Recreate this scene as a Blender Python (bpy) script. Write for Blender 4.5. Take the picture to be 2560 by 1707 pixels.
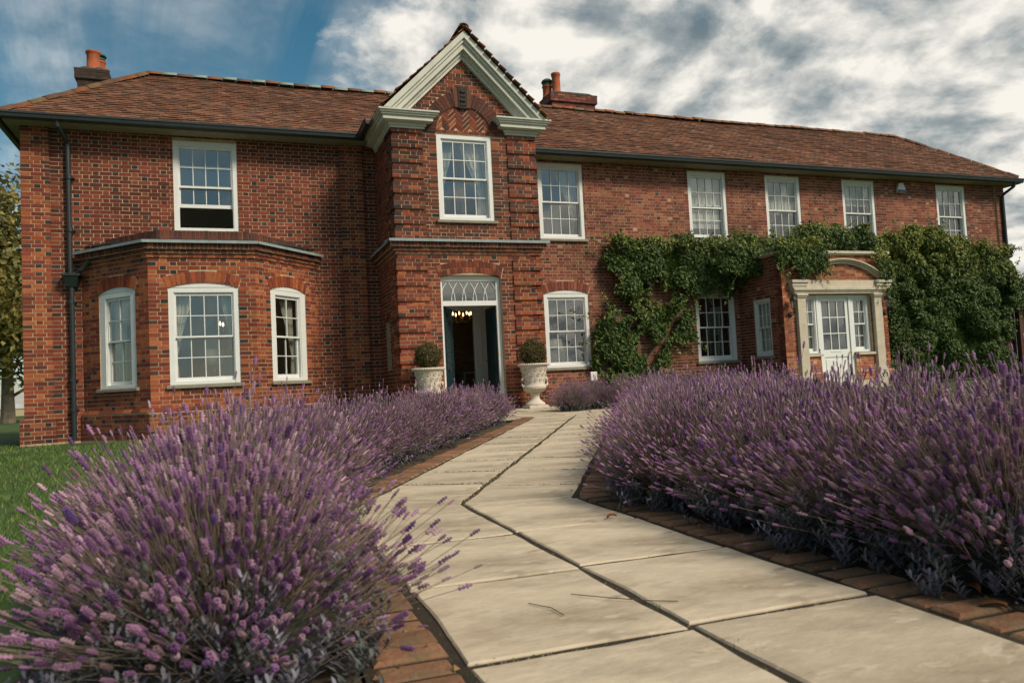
import bpy, math, random
import numpy as np
from mathutils import Vector, Matrix
random.seed(7); rng = np.random.default_rng(11)
R = math.radians
for o in list(bpy.data.objects): bpy.data.objects.remove(o)
S = bpy.context.scene
COL = S.collection

# ------------------------------------------------------------------ camera
FPX, YAW, PITCH, ROLL, CAMH = 1915.0, R(20.43), R(3.083), R(-2.9077), 0.67
fw = Vector((math.sin(YAW)*math.cos(PITCH), math.cos(YAW)*math.cos(PITCH), math.sin(PITCH)))
rt = Vector((math.cos(YAW), -math.sin(YAW), 0)); up = rt.cross(fw)
c_, s_ = math.cos(ROLL), math.sin(ROLL)
r2 = rt*c_ + up*s_; u2 = up*c_ - rt*s_
cam_d = bpy.data.cameras.new('camera'); cam = bpy.data.objects.new('camera', cam_d); COL.objects.link(cam)
cam.matrix_world = Matrix(((r2.x, u2.x, -fw.x, 0), (r2.y, u2.y, -fw.y, 0), (r2.z, u2.z, -fw.z, CAMH), (0, 0, 0, 1)))
cam_d.sensor_width = 36; cam_d.lens = FPX/2560*36; cam_d.clip_start = 0.05; cam_d.clip_end = 3000
cam_d.dof.use_dof = True; cam_d.dof.focus_distance = 8.0; cam_d.dof.aperture_fstop = 5.0
S.camera = cam
def project(P):
    d = Vector(P)-Vector((0, 0, CAMH)); z = d.dot(fw)
    if z < .1: return None
    return 1280+FPX*d.dot(r2)/z, 853.5-FPX*d.dot(u2)/z

# ------------------------------------------------------------------ sun, sky, exposure
SUN_AZ_FRONT, SUN_EL = R(57), R(42)
to_sun = Vector((math.cos(SUN_AZ_FRONT)*math.cos(SUN_EL), -math.sin(SUN_AZ_FRONT)*math.cos(SUN_EL), math.sin(SUN_EL)))
sd = bpy.data.lights.new('sun', 'SUN'); sun = bpy.data.objects.new('sun', sd); COL.objects.link(sun)
sd.energy = 2.7; sd.angle = R(15); sd.color = (1.0, .885, .72)
sun.location = (20, -15, 30); sun.rotation_euler = to_sun.to_track_quat('Z', 'Y').to_euler()
S.view_settings.view_transform = 'Standard'; S.view_settings.look = 'None'
S.view_settings.exposure = 0.52; S.view_settings.gamma = 1.0; S.view_settings.use_curve_mapping = False

W = bpy.data.worlds.new('World'); S.world = W; W.use_nodes = True
nt = W.node_tree; nt.nodes.clear()
def wn(t, **k):
    n = nt.nodes.new(t)
    for a, b in k.items(): setattr(n, a, b)
    return n
def wmath(op, a, b=None, clamp=False):
    n = wn('ShaderNodeMath', operation=op, use_clamp=clamp)
    for i, v in enumerate((a, b)):
        if v is None: continue
        if isinstance(v, (int, float)): n.inputs[i].default_value = v
        else: nt.links.new(v, n.inputs[i])
    return n.outputs[0]
def wramp(v, stops):
    n = wn('ShaderNodeValToRGB'); e = n.color_ramp.elements
    while len(e) < len(stops): e.new(.5)
    for i, (p, c) in enumerate(stops):
        e[i].position = p; e[i].color = (c, c, c, 1) if isinstance(c, (int, float)) else (*c, 1)
    nt.links.new(v, n.inputs[0]); return n.outputs[0]
sky = wn('ShaderNodeTexSky'); sky.sky_type = 'NISHITA'; sky.sun_disc = False
sky.sun_elevation = SUN_EL; sky.sun_rotation = math.atan2(to_sun.x, to_sun.y); sky.air_density = 1.0; sky.dust_density = .6; sky.ozone_density = 2.5
tc = wn('ShaderNodeTexCoord'); sp = wn('ShaderNodeSeparateXYZ'); nt.links.new(tc.outputs['Generated'], sp.inputs[0])
zz = wmath('ADD', wmath('MAXIMUM', sp.outputs[2], 0.0), .34)
cu, cv = wmath('DIVIDE', sp.outputs[0], zz), wmath('DIVIDE', sp.outputs[1], zz)
cmb = wn('ShaderNodeCombineXYZ'); nt.links.new(cu, cmb.inputs[0]); nt.links.new(cv, cmb.inputs[1])
def wnoise(scale, det, rough, dist=0, off=(0, 0, 0), stretch=(1, 1, 1), rot=0):
    mp = wn('ShaderNodeMapping'); mp.inputs['Location'].default_value = off; mp.inputs['Scale'].default_value = stretch; mp.inputs['Rotation'].default_value = (0, 0, rot)
    nt.links.new(cmb.outputs[0], mp.inputs[0])
    n = wn('ShaderNodeTexNoise'); n.inputs['Scale'].default_value = scale; n.inputs['Detail'].default_value = det; n.inputs['Roughness'].default_value = rough; n.inputs['Distortion'].default_value = dist
    nt.links.new(mp.outputs[0], n.inputs['Vector']); return n.outputs['Fac']
big = wnoise(.75, 3, .5, .2, (3.1, 1.7, 0))
mid = wnoise(3.4, 10, .58, .35, (7.3, 2.2, 0))
puff = wnoise(9.5, 8, .56, .2, (1.3, 9.2, 0))
wisp = wnoise(1.9, 7, .62, .8, (2.2, 4.4, 0), (1, .38, 1), R(35))
side = wmath('MULTIPLY', wmath('ADD', sp.outputs[0], .0), .62)       # cloud bank thickens towards +X
dens = wmath('ADD', wmath('ADD', wmath('MULTIPLY', mid, .72), wmath('MULTIPLY', big, .42)), wmath('ADD', wmath('MULTIPLY', puff, .34), side))
cover = wramp(dens, [(.82, 0), (.97, 1)])
wispm = wmath('MULTIPLY', wramp(wisp, [(.40, 0), (.70, 1)]), .72)
cov = wmath('MAXIMUM', cover, wispm)
mid2 = wnoise(3.4, 10, .58, .35, (7.24, 2.28, 0)); puff2 = wnoise(9.5, 8, .56, .2, (1.24, 9.28, 0))
emb = wmath('ADD', wmath('MULTIPLY', wmath('SUBTRACT', mid, mid2), 1.1), wmath('MULTIPLY', wmath('SUBTRACT', puff, puff2), .45))
shade = wramp(wmath('ADD', emb, wmath('ADD', wmath('MULTIPLY', wnoise(3.6, 9, .60, .4, (4.7, 6.1, 0)), .62), wmath('MULTIPLY', big, .46))), [(.24, (.12, .155, .175)), (.41, (.23, .26, .27)), (.54, (.43, .43, .41)), (.68, (.66, .635, .58))])
bg1 = wn('ShaderNodeBackground'); bg1.inputs[1].default_value = .056
hs = wn('ShaderNodeHueSaturation'); hs.inputs['Saturation'].default_value = 1.22; hs.inputs['Hue'].default_value = .47
nt.links.new(sky.outputs[0], hs.inputs['Color']); nt.links.new(hs.outputs[0], bg1.inputs[0])
bg2 = wn('ShaderNodeBackground'); nt.links.new(shade, bg2.inputs[0]); bg2.inputs[1].default_value = 1.0
mx = wn('ShaderNodeMixShader'); nt.links.new(cov, mx.inputs[0]); nt.links.new(bg1.outputs[0], mx.inputs[1]); nt.links.new(bg2.outputs[0], mx.inputs[2])
wo = wn('ShaderNodeOutputWorld'); nt.links.new(mx.outputs[0], wo.inputs[0])

# ------------------------------------------------------------------ materials
MATS = {}
def mat(name, base=(.5, .5, .5), rough=.7, var=.15, vscale=6., bump=.0, bscale=40., attr=False, objrand=0., spec=.3, metal=0., stretch=None, stain=None, sub=0., trans=0., speck=None):
    if name in MATS: return MATS[name]
    m = bpy.data.materials.new(name); MATS[name] = m; m.use_nodes = True
    t = m.node_tree; N = t.nodes; Lk = t.links.new
    b = N['Principled BSDF']; b.inputs['Roughness'].default_value = rough; b.inputs['Metallic'].default_value = metal; b.inputs['Specular IOR Level'].default_value = spec
    tcn = N.new('ShaderNodeTexCoord'); src = tcn.outputs['Object']
    if stretch:
        mp = N.new('ShaderNodeMapping'); mp.inputs['Scale'].default_value = stretch; Lk(src, mp.inputs[0]); src = mp.outputs[0]
    if attr:
        a = N.new('ShaderNodeAttribute'); a.attribute_name = 'tint'; col = a.outputs['Color']
    else:
        rgb = N.new('ShaderNodeRGB'); rgb.outputs[0].default_value = (*base, 1); col = rgb.outputs[0]
    nz = N.new('ShaderNodeTexNoise'); nz.inputs['Scale'].default_value = vscale; nz.inputs['Detail'].default_value = 6; nz.inputs['Roughness'].default_value = .62; Lk(src, nz.inputs['Vector'])
    mr = N.new('ShaderNodeMapRange'); mr.inputs['From Min'].default_value = .25; mr.inputs['From Max'].default_value = .75; mr.inputs['To Min'].default_value = 1-var; mr.inputs['To Max'].default_value = 1+var; Lk(nz.outputs['Fac'], mr.inputs['Value'])
    fac = mr.outputs[0]
    if objrand:
        oi = N.new('ShaderNodeObjectInfo'); m2 = N.new('ShaderNodeMapRange'); m2.inputs['To Min'].default_value = 1-objrand; m2.inputs['To Max'].default_value = 1+objrand
        Lk(oi.outputs['Random'], m2.inputs['Value']); mm = N.new('ShaderNodeMath'); mm.operation = 'MULTIPLY'; Lk(fac, mm.inputs[0]); Lk(m2.outputs[0], mm.inputs[1]); fac = mm.outputs[0]
    vm = N.new('ShaderNodeVectorMath'); vm.operation = 'SCALE'; Lk(col, vm.inputs[0]); Lk(fac, vm.inputs['Scale']); out = vm.outputs[0]
    if stain:
        sc, thr, scol, amt = stain
        n2 = N.new('ShaderNodeTexNoise'); n2.inputs['Scale'].default_value = sc; n2.inputs['Detail'].default_value = 7; n2.inputs['Roughness'].default_value = .65; Lk(src, n2.inputs['Vector'])
        m3 = N.new('ShaderNodeMapRange'); m3.inputs['From Min'].default_value = thr; m3.inputs['From Max'].default_value = thr+.18; m3.inputs['To Max'].default_value = amt; Lk(n2.outputs['Fac'], m3.inputs['Value'])
        mxn = N.new('ShaderNodeMix'); mxn.data_type = 'RGBA'; Lk(m3.outputs[0], mxn.inputs['Factor']); Lk(out, mxn.inputs['A']); mxn.inputs['B'].default_value = (*scol, 1); out = mxn.outputs['Result']
    if speck:
        for sc, thr, scol, amt in speck:
            n2 = N.new('ShaderNodeTexNoise'); n2.inputs['Scale'].default_value = sc; n2.inputs['Detail'].default_value = 3; n2.inputs['Roughness'].default_value = .6; Lk(src, n2.inputs['Vector'])
            m3 = N.new('ShaderNodeMapRange'); m3.inputs['From Min'].default_value = thr; m3.inputs['From Max'].default_value = thr+.06; m3.inputs['To Max'].default_value = amt; Lk(n2.outputs['Fac'], m3.inputs['Value'])
            mxn = N.new('ShaderNodeMix'); mxn.data_type = 'RGBA'; Lk(m3.outputs[0], mxn.inputs['Factor']); Lk(out, mxn.inputs['A']); mxn.inputs['B'].default_value = (*scol, 1); out = mxn.outputs['Result']
    Lk(out, b.inputs['Base Color'])
    if bump:
        n4 = N.new('ShaderNodeTexNoise'); n4.inputs['Scale'].default_value = bscale; n4.inputs['Detail'].default_value = 8; n4.inputs['Roughness'].default_value = .65; Lk(src, n4.inputs['Vector'])
        bp = N.new('ShaderNodeBump'); bp.inputs['Strength'].default_value = bump; bp.inputs['Distance'].default_value = .01; Lk(n4.outputs['Fac'], bp.inputs['Height']); Lk(bp.outputs[0], b.inputs['Normal'])
    if trans:
        tr = N.new('ShaderNodeBsdfTranslucent'); Lk(out, tr.inputs[0]); ms = N.new('ShaderNodeMixShader'); ms.inputs[0].default_value = trans
        Lk(b.outputs[0], ms.inputs[1]); Lk(tr.outputs[0], ms.inputs[2]); Lk(ms.outputs[0], N['Material Output'].inputs[0])
    return m
M_BRICK = mat('brick', attr=True, rough=.85, var=.28, vscale=14, bump=.35, bscale=60, stain=(2.2, .60, (.11, .075, .055), .40))
M_MORTAR = mat('mortar', (.45, .33, .21), .95, .3, 9, .3, 80, stain=(.9, .55, (.17, .12, .085), .65))
M_TILE = mat('clay_tile', attr=True, rough=.88, var=.35, vscale=2.5, bump=.3, bscale=50, stain=(1.1, .56, (.105, .09, .05), .5))
M_WHITE = mat('white_paint', (.68, .69, .66), .45, .05, 5, .04, 30, stain=(3.5, .66, (.50, .49, .44), .5))
M_CREAM = mat('aged_cream_paint', (.53, .53, .46), .6, .12, 4, .05, 30, stain=(2.5, .56, (.33, .34, .27), .6))
M_STONE = mat('weathered_stone', (.50, .44, .34), .85, .15, 7, .25, 60, stain=(3., .60, (.20, .18, .13), .5))
M_SILL = mat('sill_stone', (.24, .22, .17), .9, .2, 8, .3, 60, stain=(4., .56, (.11, .10, .075), .6))
M_LEAD = mat('lead', (.24, .29, .29), .55, .2, 6, .05, 40, stain=(5, .55, (.36, .42, .40), .5))
M_GUTTER = mat('black_gutter', (.022, .030, .031), .4, .2, 5, .03, 30, spec=.4)
M_FLAG = mat('flagstone', (.51, .425, .31), .8, .22, 4.0, .6, 12, objrand=.12, stretch=(1, 2.0, 1), stain=(1.5, .46, (.28, .22, .15), .8), speck=[(34, .67, (.18, .145, .10), .7), (7, .58, (.58, .51, .40), .5), (5.5, .63, (.23, .19, .135), .55), (3.1, .64, (.27, .235, .17), .5)])
M_EDGE = mat('edging_brick', (.24, .12, .065), .95, .45, 12, 1.0, 35, objrand=.28, stain=(7, .47, (.12, .10, .06), .85))
M_SOIL = mat('soil', (.075, .055, .036), .95, .4, 12, .8, 40)
M_GRASSG = mat('lawn_ground', (.05, .085, .022), .95, .35, 1.2, .6, 60, stain=(.5, .58, (.085, .10, .035), .5))
M_GRASS = mat('grass_blade', attr=True, rough=.7, var=.2, vscale=2, trans=.3)
M_SPIKE = mat('lavender_flower', attr=True, rough=.85, var=.25, vscale=30, trans=.12)
M_STEM = mat('lavender_stem', attr=True, rough=.75, var=.2, vscale=15)
M_LEAFL = mat('lavender_leaf', attr=True, rough=.75, var=.2, vscale=15, trans=.12)
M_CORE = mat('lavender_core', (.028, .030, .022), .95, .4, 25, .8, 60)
M_LEAF = mat('leaf', attr=True, rough=.55, var=.2, vscale=6, trans=.28, spec=.35)
M_BARK = mat('bark', (.11, .085, .06), .95, .4, 10, .8, 40)
M_URN = mat('cast_stone_urn', (.56, .50, .41), .85, .12, 9, .4, 45, stain=(6, .60, (.40, .35, .28), .35))
M_ROOM = mat('room_paint', (.74, .71, .64), .9, .04)
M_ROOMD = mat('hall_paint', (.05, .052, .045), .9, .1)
M_CARPET = mat('carpet', (.20, .17, .13), .95, .15)
M_CURT = mat('curtain_cloth', (.78, .75, .66), .9, .06, 20, trans=.35)
M_BLIND = mat('blind_cloth', (.80, .78, .72), .9, .04, 10, trans=.3)
M_DOOR = mat('dark_teal_door', (.010, .030, .037), .35, .2, 4, .04, 30, spec=.5)
M_BRASS = mat('brass', (.45, .30, .10), .35, .1, metal=1.)
M_IRON = mat('black_iron', (.016, .022, .020), .45, .2, 10, .05, 60)
M_POT = mat('terracotta', (.36, .10, .045), .85, .25, 7, .2, 40, stain=(4, .6, (.14, .07, .05), .5))
M_CHIM = mat('chimney_soot', (.06, .05, .04), .9, .3, 6, .4, 40)
M_MOSS = mat('moss', (.06, .065, .02), .95, .4, 30, .8, 60)
M_WOOD = mat('dark_fence_wood', (.075, .036, .022), .8, .3, 8, .3, 40, stretch=(6, 6, .7))
M_PLASTIC = mat('white_plastic', (.66, .66, .64), .4, .03)
M_SHADE = mat('lamp_shade', (.74, .70, .56), .9, .03, trans=.4)
M_DARK = mat('dark_furniture', (.03, .022, .018), .5, .2)
M_CLOTHW = mat('white_cushion', (.6, .59, .55), .9, .05)
M_FIELD = mat('dry_field', (.36, .30, .15), .95, .2, .4)
def glass_mat():
    m = bpy.data.materials.new('window_glass'); m.use_nodes = True; t = m.node_tree; N = t.nodes; N.clear(); Lk = t.links.new
    o = N.new('ShaderNodeOutputMaterial'); tr = N.new('ShaderNodeBsdfTransparent'); tr.inputs[0].default_value = (.86, .88, .86, 1)
    gl = N.new('ShaderNodeBsdfGlossy'); gl.inputs['Roughness'].default_value = .015; gl.inputs[0].default_value = (.95, .97, .97, 1)
    ge = N.new('ShaderNodeNewGeometry'); dt = N.new('ShaderNodeVectorMath'); dt.operation = 'DOT_PRODUCT'; Lk(ge.outputs['Incoming'], dt.inputs[0]); Lk(ge.outputs['Normal'], dt.inputs[1])
    def mth(op, a, b=0.):
        n = N.new('ShaderNodeMath'); n.operation = op
        for i, v in enumerate((a, b)):
            if isinstance(v, (int, float)): n.inputs[i].default_value = v
            else: Lk(v, n.inputs[i])
        return n.outputs[0]
    f5 = mth('POWER', mth('SUBTRACT', 1., mth('ABSOLUTE', dt.outputs['Value'])), 5.); fres = mth('ADD', .12, mth('MULTIPLY', f5, .9))
    tcn = N.new('ShaderNodeTexCoord'); nz = N.new('ShaderNodeTexNoise'); nz.inputs['Scale'].default_value = 2.2; nz.inputs['Detail'].default_value = 1; Lk(tcn.outputs['Object'], nz.inputs['Vector'])
    bp = N.new('ShaderNodeBump'); bp.inputs['Strength'].default_value = .06; bp.inputs['Distance'].default_value = .01; Lk(nz.outputs['Fac'], bp.inputs['Height']); Lk(bp.outputs[0], gl.inputs['Normal'])
    mx = N.new('ShaderNodeMixShader'); Lk(fres, mx.inputs[0]); Lk(tr.outputs[0], mx.inputs[1]); Lk(gl.outputs[0], mx.inputs[2]); Lk(mx.outputs[0], o.inputs[0])
    MATS['window_glass'] = m; return m
M_GLASS = glass_mat()
def emit_mat(name, col, st):
    m = bpy.data.materials.new(name); m.use_nodes = True; b = m.node_tree.nodes['Principled BSDF']
    b.inputs['Base Color'].default_value = (*col, 1); b.inputs['Emission Color'].default_value = (*col, 1); b.inputs['Emission Strength'].default_value = st; return m
M_BULB = emit_mat('lit_bulb', (1., .62, .28), 2.6)
M_BULB2 = emit_mat('lit_bulb_bright', (1., .72, .42), 4.)
M_ORANGE = mat('orange_dot', (.6, .12, .03), .5, .05)

# ------------------------------------------------------------------ geometry helpers
def finish(name, me, material, parent=None, loc=None):
    o = bpy.data.objects.new(name, me)
    if material is not None and not me.materials: me.materials.append(material)
    COL.objects.link(o)
    if parent is not None:
        o.parent = parent
        if loc is None:
            w = Vector((0, 0, 0)); q = parent
            while q is not None: w += q.location; q = q.parent
            o.location = -w
    if loc is not None: o.location = loc
    return o
def tag(o, label=None, cat=None, group=None, kind=None):
    if label: o['label'] = label
    if cat: o['category'] = cat
    if group: o['group'] = group
    if kind: o['kind'] = kind
    return o
def empty(name, loc, label=None, cat=None, group=None, parent=None):
    o = bpy.data.objects.new(name, None); COL.objects.link(o); o.location = loc; o.empty_display_size = .1
    if parent is not None: o.parent = parent
    return tag(o, label, cat, group)
class G:
    def __init__(s): s.v = []; s.f = []; s.c = []
    def poly(s, pts, col=None):
        n = len(s.v); s.v += [tuple(p) for p in pts]; s.f.append(tuple(range(n, n+len(pts)))); s.c.append(col)
    def hexa(s, p, col=None, back=True):
        # p: 8 points, 0-3 back ring, 4-7 front ring
        n = len(s.v); s.v += [tuple(q) for q in p]
        fs = [(4, 5, 6, 7), (0, 1, 5, 4), (1, 2, 6, 5), (2, 3, 7, 6), (3, 0, 4, 7)]
        if back: fs.append((3, 2, 1, 0))
        for f in fs: s.f.append(tuple(n+i for i in f)); s.c.append(col)
    def box(s, x0, x1, y0, y1, z0, z1, col=None):
        s.hexa([(x0, y1, z0), (x1, y1, z0), (x1, y1, z1), (x0, y1, z1), (x0, y0, z0), (x1, y0, z0), (x1, y0, z1), (x0, y0, z1)], col)
    def fbox(s, F, a0, a1, z0, z1, d0, d1, col=None, back=True):
        P = F.pt
        s.hexa([P(a0, z0, d0), P(a1, z0, d0), P(a1, z1, d0), P(a0, z1, d0), P(a0, z0, d1), P(a1, z0, d1), P(a1, z1, d1), P(a0, z1, d1)], col, back)
    def prism(s, F, pts, d0, d1, col=None):      # pts (a,z) ccw seen from the front
        n = len(s.v); k = len(pts)
        s.v += [tuple(F.pt(a, z, d0)) for a, z in pts]+[tuple(F.pt(a, z, d1)) for a, z in pts]
        s.f.append(tuple(range(n+k, n+2*k))); s.c.append(col); s.f.append(tuple(range(n+k-1, n-1, -1))); s.c.append(col)
        for i in range(k): j = (i+1) % k; s.f.append((n+i, n+j, n+k+j, n+k+i)); s.c.append(col)
    def lathe(s, prof, seg=24, c=(0, 0, 0), col=None, cap=True):
        n = len(s.v); k = len(prof)
        for i in range(seg):
            a = 2*math.pi*i/seg
            for r, z in prof: s.v.append((c[0]+r*math.cos(a), c[1]+r*math.sin(a), c[2]+z))
        for i in range(seg):
            j = (i+1) % seg
            for q in range(k-1): s.f.append((n+i*k+q, n+j*k+q, n+j*k+q+1, n+i*k+q+1)); s.c.append(col)
        if cap:
            s.f.append(tuple(n+i*k for i in range(seg-1, -1, -1))); s.c.append(col); s.f.append(tuple(n+i*k+k-1 for i in range(seg))); s.c.append(col)
    def tube(s, path, r, seg=8, col=None, cap=True):
        n = len(s.v); P = [Vector(p) for p in path]; rs = r if isinstance(r, (list, tuple)) else [r]*len(P)
        ref = Vector((0, 0, 1))
        for i, p in enumerate(P):
            t = (P[min(i+1, len(P)-1)]-P[max(i-1, 0)]).normalized()
            a = t.cross(ref)
            if a.length < .1: a = t.cross(Vector((1, 0, 0)))
            a.normalize(); b = t.cross(a)
            for k in range(seg):
                w = 2*math.pi*k/seg; s.v.append(tuple(p+(a*math.cos(w)+b*math.sin(w))*rs[i]))
        for i in range(len(P)-1):
            for k in range(seg):
                j = (k+1) % seg; s.f.append((n+i*seg+k, n+i*seg+j, n+(i+1)*seg+j, n+(i+1)*seg+k)); s.c.append(col)
        if cap:
            s.f.append(tuple(n+k for k in range(seg))); s.c.append(col); m = n+(len(P)-1)*seg; s.f.append(tuple(m+k for k in range(seg-1, -1, -1))); s.c.append(col)
    def ball(s, c, r, u=10, v=7, col=None, sq=(1, 1, 1)):
        prof = [(max(r*math.sin(math.pi*i/v), 1e-4), -r*math.cos(math.pi*i/v)) for i in range(v+1)]
        n = len(s.v); s.lathe(prof, u, (0, 0, 0), col, False)
        for i in range(n, len(s.v)): x, y, z = s.v[i]; s.v[i] = (c[0]+x*sq[0], c[1]+y*sq[1], c[2]+z*sq[2])
    def mesh(s, name, smooth=False, tint=False):
        me = bpy.data.meshes.new(name); me.from_pydata(s.v, [], s.f)
        if tint:
            at = me.attributes.new('tint', 'FLOAT_COLOR', 'FACE')
            buf = np.ones((len(s.f), 4), np.float32); buf[:, :3] = [c or (.5, .5, .5) for c in s.c]; at.data.foreach_set('color', buf.ravel())
        if smooth: me.polygons.foreach_set('use_smooth', [True]*len(me.polygons))
        me.update(); return me
    def obj(s, name, material, parent=None, smooth=False, tint=False, loc=None, bevel=0):
        me = s.mesh(name, smooth, tint); o = finish(name, me, material, parent, loc)
        if bevel:
            b = o.modifiers.new('bevel', 'BEVEL'); b.width = bevel; b.segments = 2; b.limit_method = 'ANGLE'
        return o
class F:
    def __init__(s, o, u, n): s.o = Vector(o); s.u = Vector(u).normalized(); s.n = Vector(n).normalized()
    def pt(s, a, z, d=0): return s.o+s.u*a+Vector((0, 0, z))+s.n*d
def frame2(p0, p1):           # wall from p0 to p1 (left to right seen from outside)
    u = Vector((p1[0]-p0[0], p1[1]-p0[1], 0)); n = Vector((u.y, -u.x, 0))
    f = F((p0[0], p0[1], 0), u, n); f.len = u.length; return f
def npmesh(name, V, Fc, tint=None, smooth=False):
    """V (n,3), Fc (m,k) int array, tint (m,3) per face"""
    me = bpy.data.meshes.new(name); k = Fc.shape[1]; m = len(Fc)
    me.vertices.add(len(V)); me.vertices.foreach_set('co', np.asarray(V, np.float32).ravel())
    me.loops.add(m*k); me.loops.foreach_set('vertex_index', np.asarray(Fc, np.int32).ravel())
    me.polygons.add(m); me.polygons.foreach_set('loop_start', np.arange(0, m*k, k, dtype=np.int32))
    try: me.polygons.foreach_set('loop_total', np.full(m, k, np.int32))
    except Exception: pass
    if smooth: me.polygons.foreach_set('use_smooth', np.ones(m, bool))
    me.update(calc_edges=True)
    if tint is not None:
        at = me.attributes.new('tint', 'FLOAT_COLOR', 'FACE'); buf = np.ones((m, 4), np.float32); buf[:, :3] = tint; at.data.foreach_set('color', buf.ravel())
    return me
def sstep(t): t = min(max(t, 0.), 1.); return t*t*(3-2*t)
def gz(x, y): return .165*min(max((y-4.5)/9.3, 0.), 1.)*sstep((x+1.8)/3.2)
def clip_poly(poly, pa, pb):   # keep the left side of pa->pb
    out = []; n = len(poly)
    def sd_(q): return (pb[0]-pa[0])*(q[1]-pa[1])-(pb[1]-pa[1])*(q[0]-pa[0])
    for i in range(n):
        a, b = poly[i], poly[(i+1) % n]; da, db = sd_(a), sd_(b)
        if da >= 0: out.append(a)
        if (da >= 0) != (db >= 0):
            t = da/(da-db); out.append((a[0]+t*(b[0]-a[0]), a[1]+t*(b[1]-a[1])))
    return out

# ------------------------------------------------------------------ ground
xs = sorted(set([-900, -400, -200, -100, -60, -40, -25]+[round(-16+i*.8, 2) for i in range(52)]+[30, 40, 60, 100, 200, 400, 900]))
ys = sorted(set([-900, -400, -200, -100, -50, -25, -12, -6]+[round(-3+i*.7, 2) for i in range(36)]+[25, 32, 45, 60, 100, 200, 400, 900]))
g = G()
for y in ys:
    for x in xs: g.v.append((x, y, gz(x, y)-.035))
nx = len(xs)
for j in range(len(ys)-1):
    for i in range(nx-1): g.f.append((j*nx+i, j*nx+i+1, (j+1)*nx+i+1, (j+1)*nx+i)); g.c.append(None)
tag(g.obj('ground', M_GRASSG), kind='structure')
g = G(); g.poly([(-260, 70, .02), (120, 70, .02), (120, 330, .02), (-260, 330, .02)]); tag(g.obj('dry_field', M_FIELD), kind='structure')

# flower beds under the lavender
def strip(name, line, w0, w1, material, dz):
    g = G(); n = len(line)
    for i, (x, y) in enumerate(line):
        a = line[max(i-1, 0)]; b = line[min(i+1, n-1)]; t = Vector((b[0]-a[0], b[1]-a[1])).normalized(); nn = Vector((t.y, -t.x))
        for w in (w0, w1): px, py = x+nn.x*w, y+nn.y*w; g.v.append((px, py, gz(px, py)+dz))
    for i in range(n-1): g.f.append((2*i, 2*i+2, 2*i+3, 2*i+1)); g.c.append(None)
    return tag(g.obj(name, material), kind='structure')

# ------------------------------------------------------------------ path
P_DIR = Vector((.497, .868)).normalized(); P_PER = Vector((P_DIR.y, -P_DIR.x))   # section two, per points right
KC = Vector((1.225, 4.24)); HW = .625
S1D = Vector((.036, 1.)).normalized(); S1P = Vector((S1D.y, -S1D.x))
JT = []
path = empty('path', (1.2, 0, 0)); tag(path, kind='structure')
g = G()
def rowpts(t, sec, w):
    if sec == 1: q = KC+S1D*t+S1P*w
    else: q = KC+P_DIR*t+P_PER*w
    return q
bed = [(-1.5, 1), (0, 0), (8.4, 2)]
L1 = [KC+S1D*-6+S1P*-.86, KC+(S1P+P_PER).normalized()*-.88, KC+P_DIR*8.0+P_PER*-.86]
R1 = [KC+S1D*-6+S1P*.86, KC+(S1P+P_PER).normalized()*.88, KC+P_DIR*8.0+P_PER*.86]
def sub(a, b, n): return [a+(b-a)*(i/n) for i in range(n)]
LL = sub(L1[0], L1[1], 6)+sub(L1[1], L1[2], 10)+[L1[2]]; RR = sub(R1[0], R1[1], 6)+sub(R1[1], R1[2], 10)+[R1[2]]
for a, b in zip(LL, RR): g.v += [(a.x, a.y, gz(a.x, a.y)-.0075), (b.x, b.y, gz(b.x, b.y)-.0075)]
for i in range(len(LL)-1): g.f.append((2*i, 2*i+2, 2*i+3, 2*i+1)); g.c.append(None)
g.poly([(2.6, 10.9, gz(2.6, 10.9)-.02), (9.5, 10.9, gz(9.5, 10.9)-.02), (9.5, 14.5, .145), (2.6, 14.5, .145)])
g.obj('path_bed', mat('joint_soil', (.035, .026, .017), .95, .4, 14, .8, 60), path)
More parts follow.
